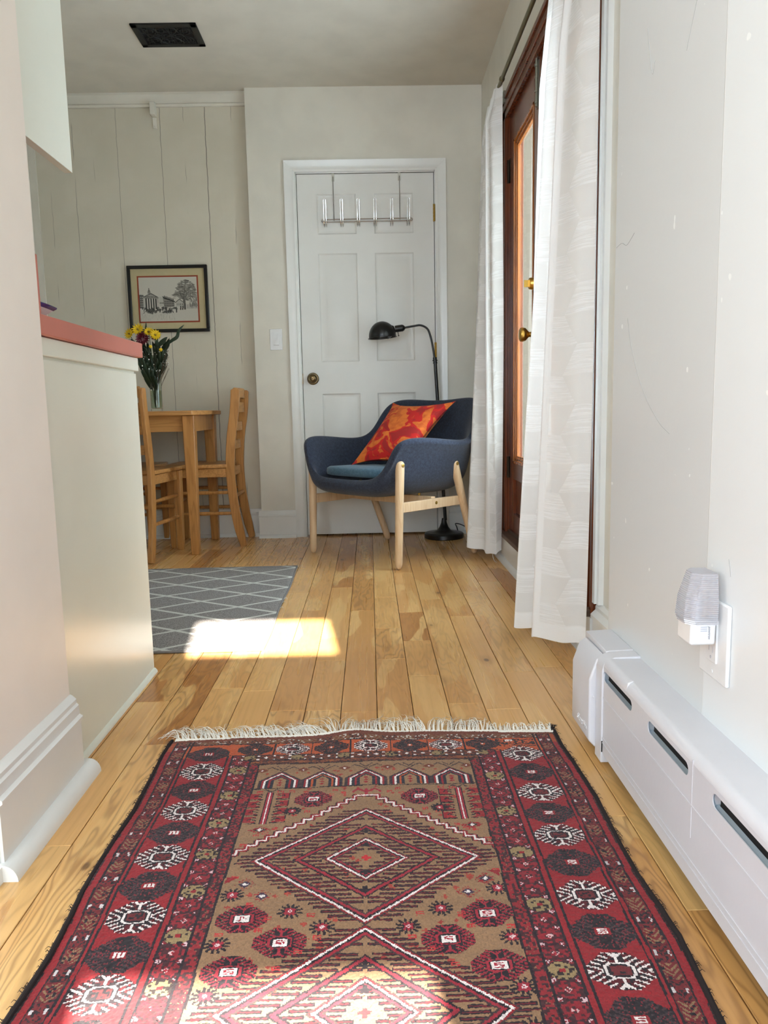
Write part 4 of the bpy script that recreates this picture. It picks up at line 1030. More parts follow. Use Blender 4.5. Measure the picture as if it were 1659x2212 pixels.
dup(ch, (-1.385, 4.325, 0), pi/2, 'honey pine chair seen only under the table, farthest left')

# ------------------------------------------------------------------ vase and flowers
def vaseglass():
    t = NT('clear_vase_glass'); t.base(rgb(235, 240, 235), .03); t.bs.inputs['Transmission Weight'].default_value = 1; t.bs.inputs['IOR'].default_value = 1.3; return t.mat
VX, VY, VZ = -1.135, 4.12, .748
t_ = thing('glass_vase', 'tall clear glass vase of water on the dining table', 'vase', (VX, VY, VZ))
MB().lathe([(.028, 0), (.030, .003), (.0305, .10), (.033, .205), (.0315, .205), (.0288, .10), (.0275, .018), (.0001, .016)], 28).build('glass_body', vaseglass(), t_)
wt = NT('vase_water'); trn = wt.n('ShaderNodeBsdfTransparent', i_0=(.72, .76, .66, 1)); gls = wt.n('ShaderNodeBsdfGlossy', i_0=(1, 1, 1, 1), i_1=.05); mxs = wt.n('ShaderNodeMixShader', i_0=.06)
wt.set(mxs.inputs[1], trn.outputs[0]); wt.set(mxs.inputs[2], gls.outputs[0]); wt.set(wt.out.inputs[0], mxs.outputs[0])
MB().lathe([(.0270, .019), (.0283, .11), (.0001, .1101)], 24).build('water', wt.mat, t_)
M['stem'] = plain('green_stem', rgb(52, 74, 34), .5); M['leaf'] = plain('dark_green_leaf', rgb(26, 46, 26), .45); M['yellow'] = plain('yellow_petals', rgb(240, 200, 20), .6)
M['mum'] = plain('burgundy_petals', rgb(110, 24, 44), .6); M['mum2'] = plain('pale_petal_tip', rgb(190, 130, 150), .6); M['gyp'] = plain('white_florets', rgb(236, 236, 228), .7); M['eye'] = plain('flower_eye', rgb(150, 120, 20), .8)
def stem_to(p, t, r=.0018, bend=.3, i=0):
    p = Vector(p); b = Vector((.012*math.cos(i*2.1), .012*math.sin(i*2.1), .022)); mid = Vector((p.x*bend, p.y*bend, p.z*.55))
    MB().tube([tuple(q) for q in cr([b, mid, p], 6)], r, 6).build('stem', M['stem'], t)
R = random.Random(4)
def petals(m, c, nrm, n, rad, w_, droop=.0, th=.001, ph=0):
    nrm = Vector(nrm).normalized(); a = nrm.orthogonal().normalized(); b = nrm.cross(a); c = Vector(c)
    for k in range(n):
        q = 2*pi*(k+ph)/n; dr_ = a*math.cos(q)+b*math.sin(q); sd_ = nrm.cross(dr_); up_ = nrm
        p = [c+dr_*rad*.15, c+dr_*rad*.6+sd_*w_+up_*droop*.4, c+dr_*rad+up_*droop, c+dr_*rad*.6-sd_*w_+up_*droop*.4]
        m.add(p+[q_-nrm*th for q_ in p], [(0, 1, 2, 3), (7, 6, 5, 4), (0, 4, 5, 1), (1, 5, 6, 2), (2, 6, 7, 3), (3, 7, 4, 0)])
labels_y = ['large yellow daisy at the top of the bouquet', 'yellow daisy leaning left over the counter edge', 'yellow daisy in the middle of the bouquet', 'yellow daisy at the right of the bouquet']
for i, (p, nrm, rr) in enumerate([((-.062, -.045, .425), (-.1, -1, .45), .036), ((-.112, -.03, .405), (-.5, -1, .3), .032), ((-.008, -.04, .412), (.2, -1, .7), .029), ((.028, -.05, .395), (.5, -1, .4), .032)]):
    t = thing('yellow_daisy', labels_y[i], 'flower', (VX, VY, VZ), 0, 'yellow daisies in the vase'); stem_to(p, t, i=i)
    m = MB(); petals(m, p, nrm, 13, rr, rr*.16, rr*.2); petals(m, p, nrm, 11, rr*.8, rr*.16, rr*.35, ph=.5); m.build('petals', M['yellow'], t, smooth=0)
    MB().lathe([(.006, -.003), (.006, .002), (.0001, .005)], 10, 'Z', tuple(Vector(p)+Vector(nrm).normalized()*.003)).build('flower_eye', M['eye'], t)
for i, p in enumerate([(-.058, -.05, .315), (.000, -.05, .335), (.052, -.05, .318)]):
    t = thing('yellow_bud', ['small yellow bud lowest at the left of the bouquet', 'small yellow bud near the bouquet centre', 'small yellow bud at the right side of the bouquet'][i], 'flower', (VX, VY, VZ), 0, 'yellow buds in the vase'); stem_to(p, t, .0014, i=i+5)
    MB().lathe([(.003, -.008), (.009, -.002), (.009, .005), (.004, .009), (.0001, .01)], 10, 'Z', p).build('bud', M['yellow'], t)
for i, (p, nrm, rr) in enumerate([((-.042, -.035, .375), (-.1, -1, .5), .042), ((-.102, -.02, .335), (-.6, -1, .2), .04), ((.015, -.01, .385), (.2, -.8, .8), .026)]):
    t = thing('red_chrysanthemum', ['burgundy chrysanthemum with pale petal tips under the top daisy', 'dark red chrysanthemum at the left just above the counter', 'dark red chrysanthemum behind the middle daisies'][i], 'flower', (VX, VY, VZ), 0, 'red chrysanthemums in the vase'); stem_to(p, t, i=i+9)
    m = MB(); 
    for k in range(5): petals(m, Vector(p)+Vector(nrm).normalized()*.004*k, nrm, 16-k, rr*(1-.15*k), rr*.11, rr*(.1+.16*k), ph=.37*k)
    m.build('petals', M['mum'], t, smooth=0)
    if i == 0:
        m = MB(); petals(m, Vector(p)+Vector(nrm).normalized()*.016, nrm, 12, rr*.78, rr*.05, rr*.2, ph=.2); m.build('petal_tips', M['mum2'], t, smooth=0)
def blade(t, pts, wd):
    pp = cr(pts, 6); n = len(pp); m = MB(); vs = []
    for i, p in enumerate(pp):
        f_ = i/(n-1); tn = (pp[min(i+1, n-1)]-pp[max(i-1, 0)]).normalized(); sd_ = tn.cross(Vector((0, 1, .2))).normalized(); k = wd*(math.sin(pi*min(1, f_*.92+.08))**.7)
        vs += [p+sd_*k, p+Vector((0, -.002, 0)), p-sd_*k, p+Vector((0, .001, 0))]
    fs = []
    for i in range(n-1):
        for k in range(4): fs.append((i*4+k, i*4+(k+1) % 4, i*4+4+(k+1) % 4, i*4+4+k))
    m.add(vs, fs); m.build('leaf_blade', M['leaf'], t, smooth=50)
t = thing('leaf_spray', 'long curved dark leaf arching right over the picture frame', 'leaves', (VX, VY, VZ), 0, 'dark leaves in the vase')
stem_to((.05, -.02, .33), t, i=3); blade(t, [(.05, -.02, .33), (.105, -.03, .365), (.135, -.03, .385), (.145, -.02, .42), (.172, -.01, .450)], .009)
t = thing('leaf_spray', 'upright pointed dark leaf rising beside the top daisy', 'leaves', (VX, VY, VZ), 0, 'dark leaves in the vase')
stem_to((-.03, 0, .40), t, i=2); blade(t, [(-.035, .0, .36), (-.034, .0, .42), (-.031, .005, .47)], .006)
t = thing('leaf_spray', 'mass of broad dark green leaves filling the bouquet', 'leaves', (VX, VY, VZ), 0, 'dark leaves in the vase')
for k in range(170):
    a = R.uniform(-1, 1); z = R.uniform(.17, .37); x = a*(.022+.095*(z-.15)/.22)-.014; y = R.uniform(-.045, .035)
    blade(t, [(x*.5, y*.5, z-.06), (x*.85, y-.006, z-.02), (x*1.05+R.uniform(-.01, .01), y-.01, z+R.uniform(.0, .025))], R.uniform(.0045, .010))
for k in range(16): stem_to((R.uniform(-.06, .05), R.uniform(-.03, .02), R.uniform(.22, .32)), t, .0016, .35, k)
t = thing('leaf_spray', 'broad lit green leaf pointing right below the curved leaf', 'leaves', (VX, VY, VZ), 0, 'dark leaves in the vase')
stem_to((.03, -.03, .33), t, i=8); blade(t, [(.03, -.035, .335), (.06, -.04, .36), (.088, -.04, .385)], .012)
R = random.Random(8)
t = thing('baby_breath', 'airy sprays of tiny white florets at the right of the bouquet', 'flowers', (VX, VY, VZ)); stm = MB(); fl = MB()
for k in range(64):
    if k < 30: p = Vector((R.uniform(-.05, .045), R.uniform(-.055, -.04), R.uniform(.19, .31))); rr = R.uniform(.0018, .0038)
    else: p = Vector((R.uniform(.045, .085), R.uniform(-.03, .01), R.uniform(.21, .33))); rr = R.uniform(.0014, .0026)
    stm.tube([(p.x*.35, p.y*.3, p.z-.09), tuple(p*.9+Vector((0, 0, .02))), tuple(p)], .0008, 4)
    fl.lathe([(rr*.6, -rr*.7), (rr, 0), (rr*.6, rr*.7), (.00005, rr)], 6, 'Z', p)
stm.build('fine_stems', plain('dry_tan_stem', rgb(84, 66, 46), .8), t); o = fl.build('florets', M['gyp'], t); o['kind'] = 'stuff'

# ------------------------------------------------------------------ grey trellis rug
def trellis():
    t = NT('grey_trellis_weave'); p = t.obj(); x, y, z = t.sep(p)
    nz = t.m('MULTIPLY', t.m('SUBTRACT', t.noise(p, 160, 2), .5), .02)
    u = t.m('DIVIDE', t.m('SUBTRACT', 0., x), .32); v = t.m('DIVIDE', t.m('SUBTRACT', y, .022), .2)
    def ln(s): 
        f_ = t.m('FRACT', t.m('ADD', t.m('ADD', s, 40.), nz)); d_ = t.m('MINIMUM', f_, t.m('SUBTRACT', 1., f_)); return t.m('SUBTRACT', 1., t.ss(d_, .040, .052))
    k = t.m('MAXIMUM', ln(t.m('ADD', u, v)), ln(t.m('SUBTRACT', v, u)))
    g_ = t.noise(p, 330, 2, .7); c = t.mix(t.ss(g_, .38, .64), rgb(106, 100, 97), rgb(160, 154, 150))
    c = t.mix(k, c, t.mix(g_, rgb(212, 210, 202), rgb(186, 184, 176))); t.bump(g_, .5, .002); return t.base(c, .95)
t_ = thing('trellis_rug', 'flat grey rug with white trellis lines on the floor by the peninsula', 'rug', (-.348, 2.278, 0), math.radians(.4))
m = MB(); n = 40; XL_ = -1.0; LY = 1.265
for j in range(n+1):
    for i in range(n+1):
        X = XL_*i/n; Y = LY*j/n; m.v.append((X+.003*math.sin(Y*9), Y-.035*X*(0 if j < n/2 else 1)*0, .007+.0006*math.sin(X*23+Y*17)))
for j in range(n):
    for i in range(n): a = j*(n+1)+i; m.f.append((a, a+n+1, a+n+2, a+1))
o = m.build('woven_field', trellis(), t_, smooth=60); sm = o.modifiers.new('s', 'SOLIDIFY'); sm.thickness = .006; sm.offset = -1
o.modifiers.new('b', 'BEVEL').width = .001
edge = plain('grey_binding', rgb(128, 124, 122), .95)
MB().tube([(.003*math.sin(LY*k/20*9)+.001, LY*k/20, .0045) for k in range(21)], .0042, 8).build('edge_binding', edge, t_)
MB().tube([(XL_*k/10, -.001, .0045) for k in range(11)], .0042, 8).build('edge_binding', edge, t_)
MB().tube([(XL_*k/10, LY+.001, .0045) for k in range(11)], .0042, 8).build('edge_binding', edge, t_)
th_ = MB()
for y in (.62, .635, .57, .49, 1.25): th_.tube([(.002, y, .006), (.008, y+.004, .011), (.014, y+.001, .006)], .0008, 4)
th_.build('loose_threads', M['gyp'], t_)

# ------------------------------------------------------------------ red knotted rug
def rug_pattern(nx, ny, w_, l_):
    """colour of every knot; u across (mm, 0 = middle), v from the far end (mm)"""
    R = np.random.default_rng(11)
    uu = (np.arange(nx)+.5)/nx*w_-w_/2; vv = (np.arange(ny)+.5)/ny*l_
    U, V = np.meshgrid(uu, vv); Lm = l_
    fu = np.interp(V, np.linspace(0, l_, 30), R.normal(0, 1.0, 30)); U = U+fu*.6
    fv = np.interp(U, np.linspace(-w_/2, w_/2, 24), R.normal(0, 1.2, 24)); V = V+fv*.7
    V0 = V; A = np.abs(U); CV = 798.; Vm = CV-np.abs(V-CV)                       # mirrored about the lozenge centre
    RED = L3(140, 24, 32); DRED = L3(96, 18, 28); INK = L3(30, 16, 24); BRN = L3(62, 44, 44); TAN = L3(142, 108, 78); WHT = L3(226, 214, 210)
    ORG = L3(176, 78, 38); OBR = L3(112, 54, 34); CRIM = L3(150, 32, 48)
    red = np.where((Vm < 100)[..., None], ORG, RED); edge_red = np.where((Vm < 60)[..., None], ORG*.8, RED)
    I = np.empty(U.shape+(3,)); I[:] = TAN
    def put(mask, c): I[mask] = c[mask] if isinstance(c, np.ndarray) and c.ndim == 3 else c
    def seg(x, y, xa, ya, xb, yb, w):
        dx, dy = xb-xa, yb-ya; t = np.clip(((x-xa)*dx+(y-ya)*dy)/(dx*dx+dy*dy+1e-9), 0, 1); return np.hypot(x-xa-t*dx, y-ya-t*dy) < w
    noise = R.random(U.shape); coarse = np.repeat(np.repeat(R.random(((ny+1)//2, (nx+1)//2)), 2, 0), 2, 1)[:ny, :nx]
    GL = {'5': ["11111", "10000", "11111", "00001", "11111"], '2': ["11111", "00001", "11111", "10000", "11111"], 'E': ["11111", "10100", "11111", "10101", "11101"],
          'L': ["10111", "10101", "10101", "10101", "11101"], 'S': ["01110", "01010", "01011", "01000", "11000"]}
    def glyph(cu, cv, g, w, h, c, flip=1):
        G = GL[g]; x = (U-cu)*flip/w+.5; y = (V0-cv)/h+.5
        k = (x >= 0) & (x < 1) & (y >= 0) & (y < 1); gi = np.clip((y*5).astype(int), 0, 4); gj = np.clip((x*5).astype(int), 0, 4)
        k &= np.array([[int(q) for q in r] for r in G], bool)[gi, gj]; I[k] = c
    def local(cu, cv, ru, rv):
        j0, j1 = max(0, int((cv-rv)/l_*ny)), min(ny, int((cv+rv)/l_*ny)+1); i0, i1 = max(0, int((cu-ru+w_/2)/w_*nx)), min(nx, int((cu+ru+w_/2)/w_*nx)+1)
        return slice(j0, j1), slice(i0, i1)
    def medal(cu, cv, kind, su=1., sv=1.):
        sl = local(cu, cv, 52*su, 46*sv); 
        if sl[0].start >= sl[0].stop: return
        x0 = (U[sl]-cu)/su; y0 = (V0[sl]-cv)/sv; x, y = np.abs(x0), np.abs(y0); Is = I[sl]; nz = coarse[sl]; n1 = noise[sl]
        hexm = (x/57+y/48 < 1.0+.09*(nz-.5)) & (x < 43) & (y < 36)
        bars = [((23, 1), (40, 9)), ((22, 8), (38, 18)), ((17, 13), (33, 25)), ((10, 16), (24, 29)), ((0, 13), (0, 31)), ((0, 26), (8, 33))]
        def allbars(w):
            k = np.zeros(x.shape, bool)
            for a, b in bars: k |= seg(x, y, *a, *b, w)
            return k
        boxl = seg(x, y, 17.5, 0, 17.5, 8, 1.7) | seg(x, y, 17.5, 8, 11, 12, 1.7) | (seg(x, y, 0, 12.3, 13, 12.3, 1.1))
        p_ = y-.55*x; hx = (x/57+y/47 < 1.0+.06*(nz-.5)) & (x < 42) & (y < 34.5); cen_ = (x < 21.5) & (y < 15.5)
        stem = x < 7.5+.12*y; fork = seg(x, y, 0, 14, 0, 31, 1.7) | seg(x, y, 0, 25, 8, 33, 1.7)
        if kind == 'W':
            Is[hx] = INK; Is[hx & (nz > .5)] = DRED*.8; st = hx & ~cen_ & ~stem & (np.mod(p_+40.5, 9.4) < 3.1); Is[st] = WHT; Is[fork] = WHT
            Is[cen_] = INK; Is[seg(x, y, 18, 0, 18, 8, 1.8) | seg(x, y, 18, 8, 11, 12.5, 1.7) | seg(x, y, 0, 13.3, 14, 13.3, 1.1)] = WHT
            Is[(x < 13) & (y < 8)] = L3(104, 30, 34); Is[(x < 12) & (y < 7) & (nz > .62)] = INK
        elif kind == 'D':
            Is[hexm] = L3(30, 20, 26); st = hexm & ~stem & (np.mod(p_+40.5, 7.5) < 3.2) & (nz > .15); Is[st] = L3(66, 46, 50); Is[hexm & (n1 > .86)] = L3(110, 30, 38)
            Is[(x < 11) & (y < 7.5)] = RED
        elif kind == 'O':
            Is[hexm] = L3(30, 20, 26); st = hexm & (np.mod(p_+40.5, 7.5) < 3) & (nz > .2); Is[st] = L3(70, 46, 46); Is[hexm & (n1 > .88)] = L3(120, 50, 34)
            Is[(x < 6) & (y < 6)] = ORG; Is[(x < 3) & (y < 3)] = WHT
        elif kind == 'R':
            k = (x/58+y/49 < 1.0+.05*(nz-.5)) & (x < 44) & (y < 36); Is[k] = INK; st = k & ~stem & (np.mod(p_+41, 8.2) < 4.3); Is[st] = CRIM*.85; Is[fork] = CRIM
            sp_ = k & ~stem & (np.mod(p_+41, 8.2) > 7.0) & (n1 > .6); Is[sp_] = L3(120, 100, 74)
            Is[cen_] = INK; Is[seg(x, y, 18, 0, 18, 9, 2.0) | seg(x, y, 18, 9, 11, 13, 2.0) | seg(x, y, 0, 13.6, 12, 13.6, 1.5)] = CRIM
            Is[(x < 12.5) & (y < 8.5)] = WHT
    put(np.ones_like(U, bool), np.broadcast_to(TAN, I.shape))
    # ---------------- borders by distance from the side
    def ticks(lo, hi, mask_mode):
        pass
    side = A > 218
    put(A > 218, red)
    k = (A > 218) & (A < 238); put(k, red); I[k] = L3(136, 28, 36); I[k & (coarse > .52)] = L3(62, 24, 30); I[k & (noise > .96)] = L3(120, 80, 60)
    # oval border 238-278
    def oval_band(m, a, s, per, phase, base, big):
        """m mask, a across coord centred, s along coord"""
        I[m] = base; I[m & (coarse > .62)] = L3(66, 24, 30)
        c = (s-phase)/per; j = np.floor(c+.5); d = (c-j)*per
        e = (a/19.5)**2+(d/16.5)**2; ring_ = m & (e > .86) & (e < 1.12); I[ring_] = L3(54, 22, 30)
        beige = m & (np.mod(j, big) == 0) & (e < .9); I[beige] = L3(146, 122, 84); I[beige & (coarse > .74)] = L3(44, 30, 28); I[beige & (np.abs(a) < 4) & (np.abs(d) < 3)] = RED
        small = m & (np.mod(j, big) != 0) & (np.abs(a)+np.abs(d) < 5) & (noise > .3); I[small] = L3(205, 165, 165); I[small & (np.abs(a)+np.abs(d) < 2.5)] = CRIM
        half = m & (np.abs(np.abs(a)-15) < 3.2) & (np.abs(np.abs(d)-per/2) < 3.2) & (noise > .45); I[half] = L3(205, 170, 175)
    oval_band((A > 239) & (A < 278) & (U < 0), A-258, V0, 32.7, 159., L3(132, 24, 36), 3)
    oval_band((A > 239) & (A < 278) & (U > 0), A-258, V0, 33.2, 607., L3(132, 24, 36), 4)
    # main border field
    put((A > 278) & (A < 383), red)
    # outer guard 383-412
    k = (A > 384) & (A < 412); I[k] = L3(110, 28, 32); p_ = np.mod(V0, 66.)
    zz = np.abs(np.mod(V0+np.abs(A-398)*1.1, 9.)-4.5) < 1.9
    br = k & (np.abs(A-398) < 11) & zz; I[br & (p_ < 33)] = L3(134, 104, 74); I[br & (p_ >= 33) & (coarse > .3)] = L3(38, 26, 30); I[k & (coarse > .86)] = INK
    kk = k & (p_ > 44) & (p_ < 54) & (np.abs(np.abs(A-398)-9) < 2.6) & (coarse > .3); I[kk] = L3(200, 190, 190)
    I[k & (np.mod(V0, 33.) < 2.2)] = DRED
    put((A > 412) & (A < 424), edge_red)
    # ---------------- far end (and near end) bands
    E_ = Vm
    k = (E_ < 94) & (A < 290); put(k, np.broadcast_to(ORG, I.shape))
    k = (E_ < 94) & (A > 278) & (A < 383); put(k, red)
    k = (E_ >= 94) & (E_ < 117) & (A < 262)
    c = (U+240)/33.; j = np.floor(c+.5); dd = (c-j)*33; a_ = E_-105.5
    I[k] = OBR; I[k & (coarse > .6)] = L3(66, 34, 30); e = (a_/10)**2+(dd/14)**2; bg_ = k & (np.mod(j, 3) == 0) & (e < 1); I[bg_] = L3(140, 116, 78); I[bg_ & (coarse > .74)] = INK
    sm = k & (np.mod(j, 3) != 0) & (np.abs(a_)+np.abs(dd) < 5); I[sm] = WHT; I[k & (np.abs(np.abs(dd)-16.5) < 2.5) & (np.abs(np.abs(a_)-8) < 2.5)] = WHT
    k = (E_ >= 117) & (E_ < 136) & (A < 238); I[k] = OBR; I[k & (coarse > .5)] = L3(60, 30, 30); I[k & (np.abs(E_-126) < 1.2)] = L3(190, 110, 60)*.6
    k = (E_ < 38) & (A < 383); I[k] = OBR; zz2 = np.abs(np.mod(U+np.abs(E_-26)*1.0, 10.)-5) < 2.0; p2 = np.mod(U, 72.)
    I[k & zz2 & (p2 < 38) & (np.abs(E_-26) < 10)] = L3(124, 98, 66); I[k & zz2 & (p2 >= 38) & (np.abs(E_-26) < 10)] = L3(44, 30, 30); I[k & (coarse > .88)] = L3(190, 180, 170)
    put((E_ < 14) & (A < 424), np.broadcast_to(OBR, I.shape))
    for q_ in (38, 94, 117, 136): I[(np.abs(E_-q_) < 1.5) & (A < (384 if q_ == 38 else 286 if q_ == 94 else 262 if q_ == 117 else 219))] = INK
    for ucut in (-194, -113, -30, 57, 137, 216): I[(np.abs(U-ucut) < 1.5) & (E_ > 38) & (E_ < 94)] = INK
    # long lines
    for q_, w__ in ((218, 1.9), (238.5, 1.9), (278, 1.9), (289, 1.9), (376, 1.9), (384, 1.9), (412, 1.8)):
        lo = {218: 136, 238.5: 117, 278: 94, 289: 94}.get(q_, 12)
        I[(np.abs(A-q_) < w__) & (E_ > lo)] = INK
    I[A > 424] = L3(34, 22, 24); I[(A > 424) & (noise > .8)] = L3(90, 26, 30)
    # medallions
    for cv in list(range(0, 12)):
        v1 = 160+148.*cv
        if v1 < l_-70: medal(-331, v1, 'W')
        v2 = 234+149.*cv
        if v2 < l_-70: medal(-331, v2, 'D')
    medal(-331, 83, 'D', 1, .9)
    for v1 in (117, 277, 428, 589, 743, 900, 1050, 1200, 1350): medal(333, v1, 'W', 1, .96)
    for v1 in (198, 354, 508, 668, 824, 980, 1130, 1280): medal(333, v1, 'D')
    for u1, kd in ((-236, 'O'), (-155, 'W'), (-72, 'O'), (13, 'W'), (98, 'O'), (176, 'W'), (256, 'O')):
        medal(u1, 66, kd, .86, .74); medal(u1, 2*CV-66, kd, .86, .74)
    k = (U > 285) & (U < 372) & (E_ < 80) & (E_ > 44); I[k & (coarse > .4)] = L3(44, 28, 30)
    for cv in (83, 234, 383, 532, 681, 830, 979, 1128): glyph(-331, cv, 'L', 15, 9, WHT, -1)
    for v1, g_ in ((198, '2'), (354, '2'), (508, '5'), (668, '5'), (824, '5'), (980, '5'), (1130, '5')): glyph(333, v1, g_, 14, 9, WHT)
    glyph(315, 52, 'E', 16, 9, WHT)
    # ---------------- field
    F = A < 216.5; Uc = U-4.; Ac = np.abs(Uc)
    def fput(m, c): I[m & F] = c
    # small scattered motifs
    for k in range(150):
        cu = R.uniform(-205, 205); cv = R.uniform(145, 790)
        for s_ in (1, -1):
            c2 = CV-s_*(CV-cv); kk = (np.abs(U-cu) < 1.6) & (np.abs(V0-c2) < 5) | (np.abs(U-cu) < 5) & (np.abs(V0-c2) < 1.6)
            if k % 3 == 0: fput((np.abs(U-cu)+np.abs(V0-c2) < 4.2), L3(150, 48, 40))
            else: fput(kk, L3(158, 60, 46))
    # arches
    for j_, cu in enumerate((-167, -84, 3, 90, 172)):
        x = np.abs(U-cu); qd = x+np.maximum(0, 204-Vm)*1.12; ok = F & (Vm > 150) & (Vm < 234) & (x < 41.5) & (qd < 41.5)
        for lo, hi, c in ((0, 12, TAN), (12, 18, L3(36, 34, 46)), (18, 22, ORG if j_ % 2 else RED), (22, 27.5, L3(36, 34, 46)), (27.5, 31.5, WHT), (31.5, 35.5, RED), (35.5, 38, L3(34, 30, 44)), (38, 41.5, BRN)):
            I[ok & (qd >= lo) & (qd < hi)] = c
        for dv in (0, 9, 18): fput((np.abs(U-cu)/1.6+np.abs(Vm-(205+dv)) < 3.6), RED)
        fput(seg(x, Vm, 2, 166, 22, 150, 1.4) | seg(x, Vm, 22, 150, 30, 156, 1.3) | seg(x, Vm, 0, 160, 12, 146, 1.3), BRN)
    for cu in (-208, -125, -41, 47, 131, 208): fput(np.abs(U-cu)/1.5+np.abs(Vm-163) < 9, OBR); fput(np.abs(U-cu)+np.abs(Vm-163) < 3, WHT); fput((np.abs(np.abs(U-cu)-12)+np.abs(Vm-176) < 4), L3(150, 60, 40))
    fput(np.abs(Vm-236) < 1.5, INK)
    # side boxes with hooks
    for cu in (-180, 180):
        x = U-cu; ax = np.abs(x); box = (Vm > 250) & (Vm < 364)
        fput(box & (ax < 7), INK); fput(box & (ax < 5.2), CRIM); fput(box & (ax < 1.6), WHT)
        for r_ in range(4):
            v0_ = 254+28*r_; 
            for o_ in (-1, 1):
                xx = x*o_; m_ = (xx > 12) & (xx < 37) & (Vm > v0_) & (Vm < v0_+21)
                fput(m_ & ((xx > 22) | (np.abs(Vm-v0_-11) > 6)) & (xx > 15), RED); fput((np.abs(xx-38) < 1.5) & (Vm > v0_-1) & (Vm < v0_+23), INK); fput((xx > 12) & (xx < 38) & (np.abs(Vm-v0_-23) < 1.5), INK)
                fput(seg(xx, Vm, 15, v0_+13, 26, v0_+7, 1.5) | seg(xx, Vm, 26, v0_+7, 29, v0_+12, 1.4) | seg(xx, Vm, 15, v0_+5, 20, v0_+3, 1.4), INK)
        fput(seg(ax, Vm, 0, 250, 10, 240, 1.5) | seg(ax, Vm, 10, 240, 17, 246, 1.4), BRN)
    # staircase line
    P = [(0, 275), (22, 275)]; uu_, v_ = 22, 275
    while uu_ < 215: v_ += 13.1; P.append((uu_, v_)); uu_ += 14.8; P.append((uu_, v_))
    def pl(w): 
        k = np.zeros_like(F)
        for a, b in zip(P[:-1], P[1:]): k |= seg(Ac, Vm, *a, *b, w)
        return k
    fput(pl(5.6) & (Vm > 270), INK); fput(pl(4.3), RED); fput(pl(1.7), WHT)
    fput(seg(Ac, Vm, 0, 262, 16, 250, 2.6) | seg(Ac, Vm, 16, 250, 26, 260, 2.4) | seg(Ac, Vm, 0, 250, 0, 270, 2.6), CRIM)
    # lozenges with hooked bars
    inside = F & ((Vm-275)*1.13 > (Ac-22))
    for (cv, hw, hh) in ((480., 180., 151.), (798., 180., 151.)):
        dV = V0-cv if cv > 700 else Vm-cv
        if cv > 700: dV = V0-cv
        scl = 1/math.hypot(1/hw, 1/hh)
        def dist(w2, h2): return (1-Ac/w2-np.abs(dV)/h2)/math.hypot(1/w2, 1/h2)
        per = 9.6; rr = np.floor((dV+200*per)/per); fr2 = (dV+200*per)/per-rr; rc = (rr+.5-200)*per; ev = np.mod(rr, 2) == 0
        sets = ((hw, hh, 9, 40, 1, 1), (hw, hh, 9, 36, 1, 0), (hw, hh, -50, -12, -1, 0), (116., 97., 5, 42, -1, 1), (116., 97., -38, -9, -2, 1), (63., 54., 8, 36, -2, 0), (63., 54., -34, -9, -3, 0), (63., 54., -30, -9, -3, 1))
        for (w2, h2, lo_, hi_, zone, par) in sets:
            ue = w2*(1-np.abs(rc)/h2); ok_ = (ev if par else ~ev) & (np.abs(rc) < h2+(6 if lo_ > 0 else -8))
            a0_ = np.maximum(ue+lo_, 3.0); a1_ = ue+hi_+np.where(np.mod(rr, 3) == 0, 3., 0.)
            bar = ok_ & (Ac > a0_) & (Ac < a1_) & (a1_ > 8) & (fr2 > .16) & (fr2 < .74) & (Vm > 316)
            if zone == 1: bar &= (Vm-275)*1.13 > (Ac-22)+16
            fput(bar, INK*1.1); fput(bar & (fr2 > .36) & (fr2 < .58) & (Ac > a0_+2) & (Ac < a1_-2), DRED*1.1)
        for (w2, h2, bands) in ((hw, hh, ((-7, -4.6, BRN), (-4.6, -1.8, RED), (-1.8, 1.6, WHT), (1.6, 5, INK), (5, 9.5, CRIM), (9.5, 12.5, BRN))),
                                (116., 97., ((-3, 0, INK), (0, 5, CRIM), (5, 8, INK))),
                                (63., 54., ((-6, -4, BRN), (-4, -1.6, RED), (-1.6, 1.6, WHT), (1.6, 4.4, INK), (4.4, 7.4, CRIM), (7.4, 9.5, BRN)))):
            dd_ = dist(w2, h2)
            for lo, hi, c in bands: fput((dd_ >= lo) & (dd_ < hi), c)
        fput(((Ac < 3) & (np.abs(dV) < 8)) | ((Ac < 8) & (np.abs(dV) < 3)) | (Ac+np.abs(dV) < 7), L3(190, 36, 40))
        for h2 in (80, 38): fput(((Ac < 3.2) & (np.abs(np.abs(dV)-h2) < 7)) | ((Ac < 9) & (np.abs(np.abs(dV)-h2) < 1.8)), INK)
    # medallions, stars and figures in the corners
    for s_ in (1, -1):
        for cv in (620., 670., 724.) if s_ == 1 else (CV*2-620, CV*2-670, CV*2-724):
            cu = 115 if abs(abs(CV-cv)-128) < 5 else 176
            for sg in (-1, 1): medal(4+sg*cu-(2 if sg < 0 else 0), cv, 'R', .84, .80); glyph(4+sg*cu-(2 if sg < 0 else 0), cv, 'S' if cv == 620. and sg < 0 else '5', 13, 8.5, CRIM*1.1)
        for (cu, cv) in ((201, 565), (110, 606), (61, 642), (203, 672), (200, 765)):
            c2 = CV-s_*(CV-cv)
            for sg in (-1, 1):
                sl = local(4+sg*cu, c2, 24, 24); x, y = np.abs(U[sl]-4-sg*cu), np.abs(V0[sl]-c2); Is = I[sl]
                st = np.zeros(x.shape, bool)
                for a in (15, 45, 75): st |= seg(x, y, 0, 0, 17*math.cos(math.radians(a)), 15*math.sin(math.radians(a)), 1.9)
                ok = np.abs(U[sl]) < 216; Is[st & ok] = INK; Is[((np.hypot(x, y*1.1) < 9.5) & ok & ((np.mod(np.arctan2(y, x), 1.04) > .30) | (np.hypot(x, y) < 6.5)))] = CRIM; Is[(x+y < 4.2) & (x+y > 1.6) & ok] = L3(215, 190, 190)
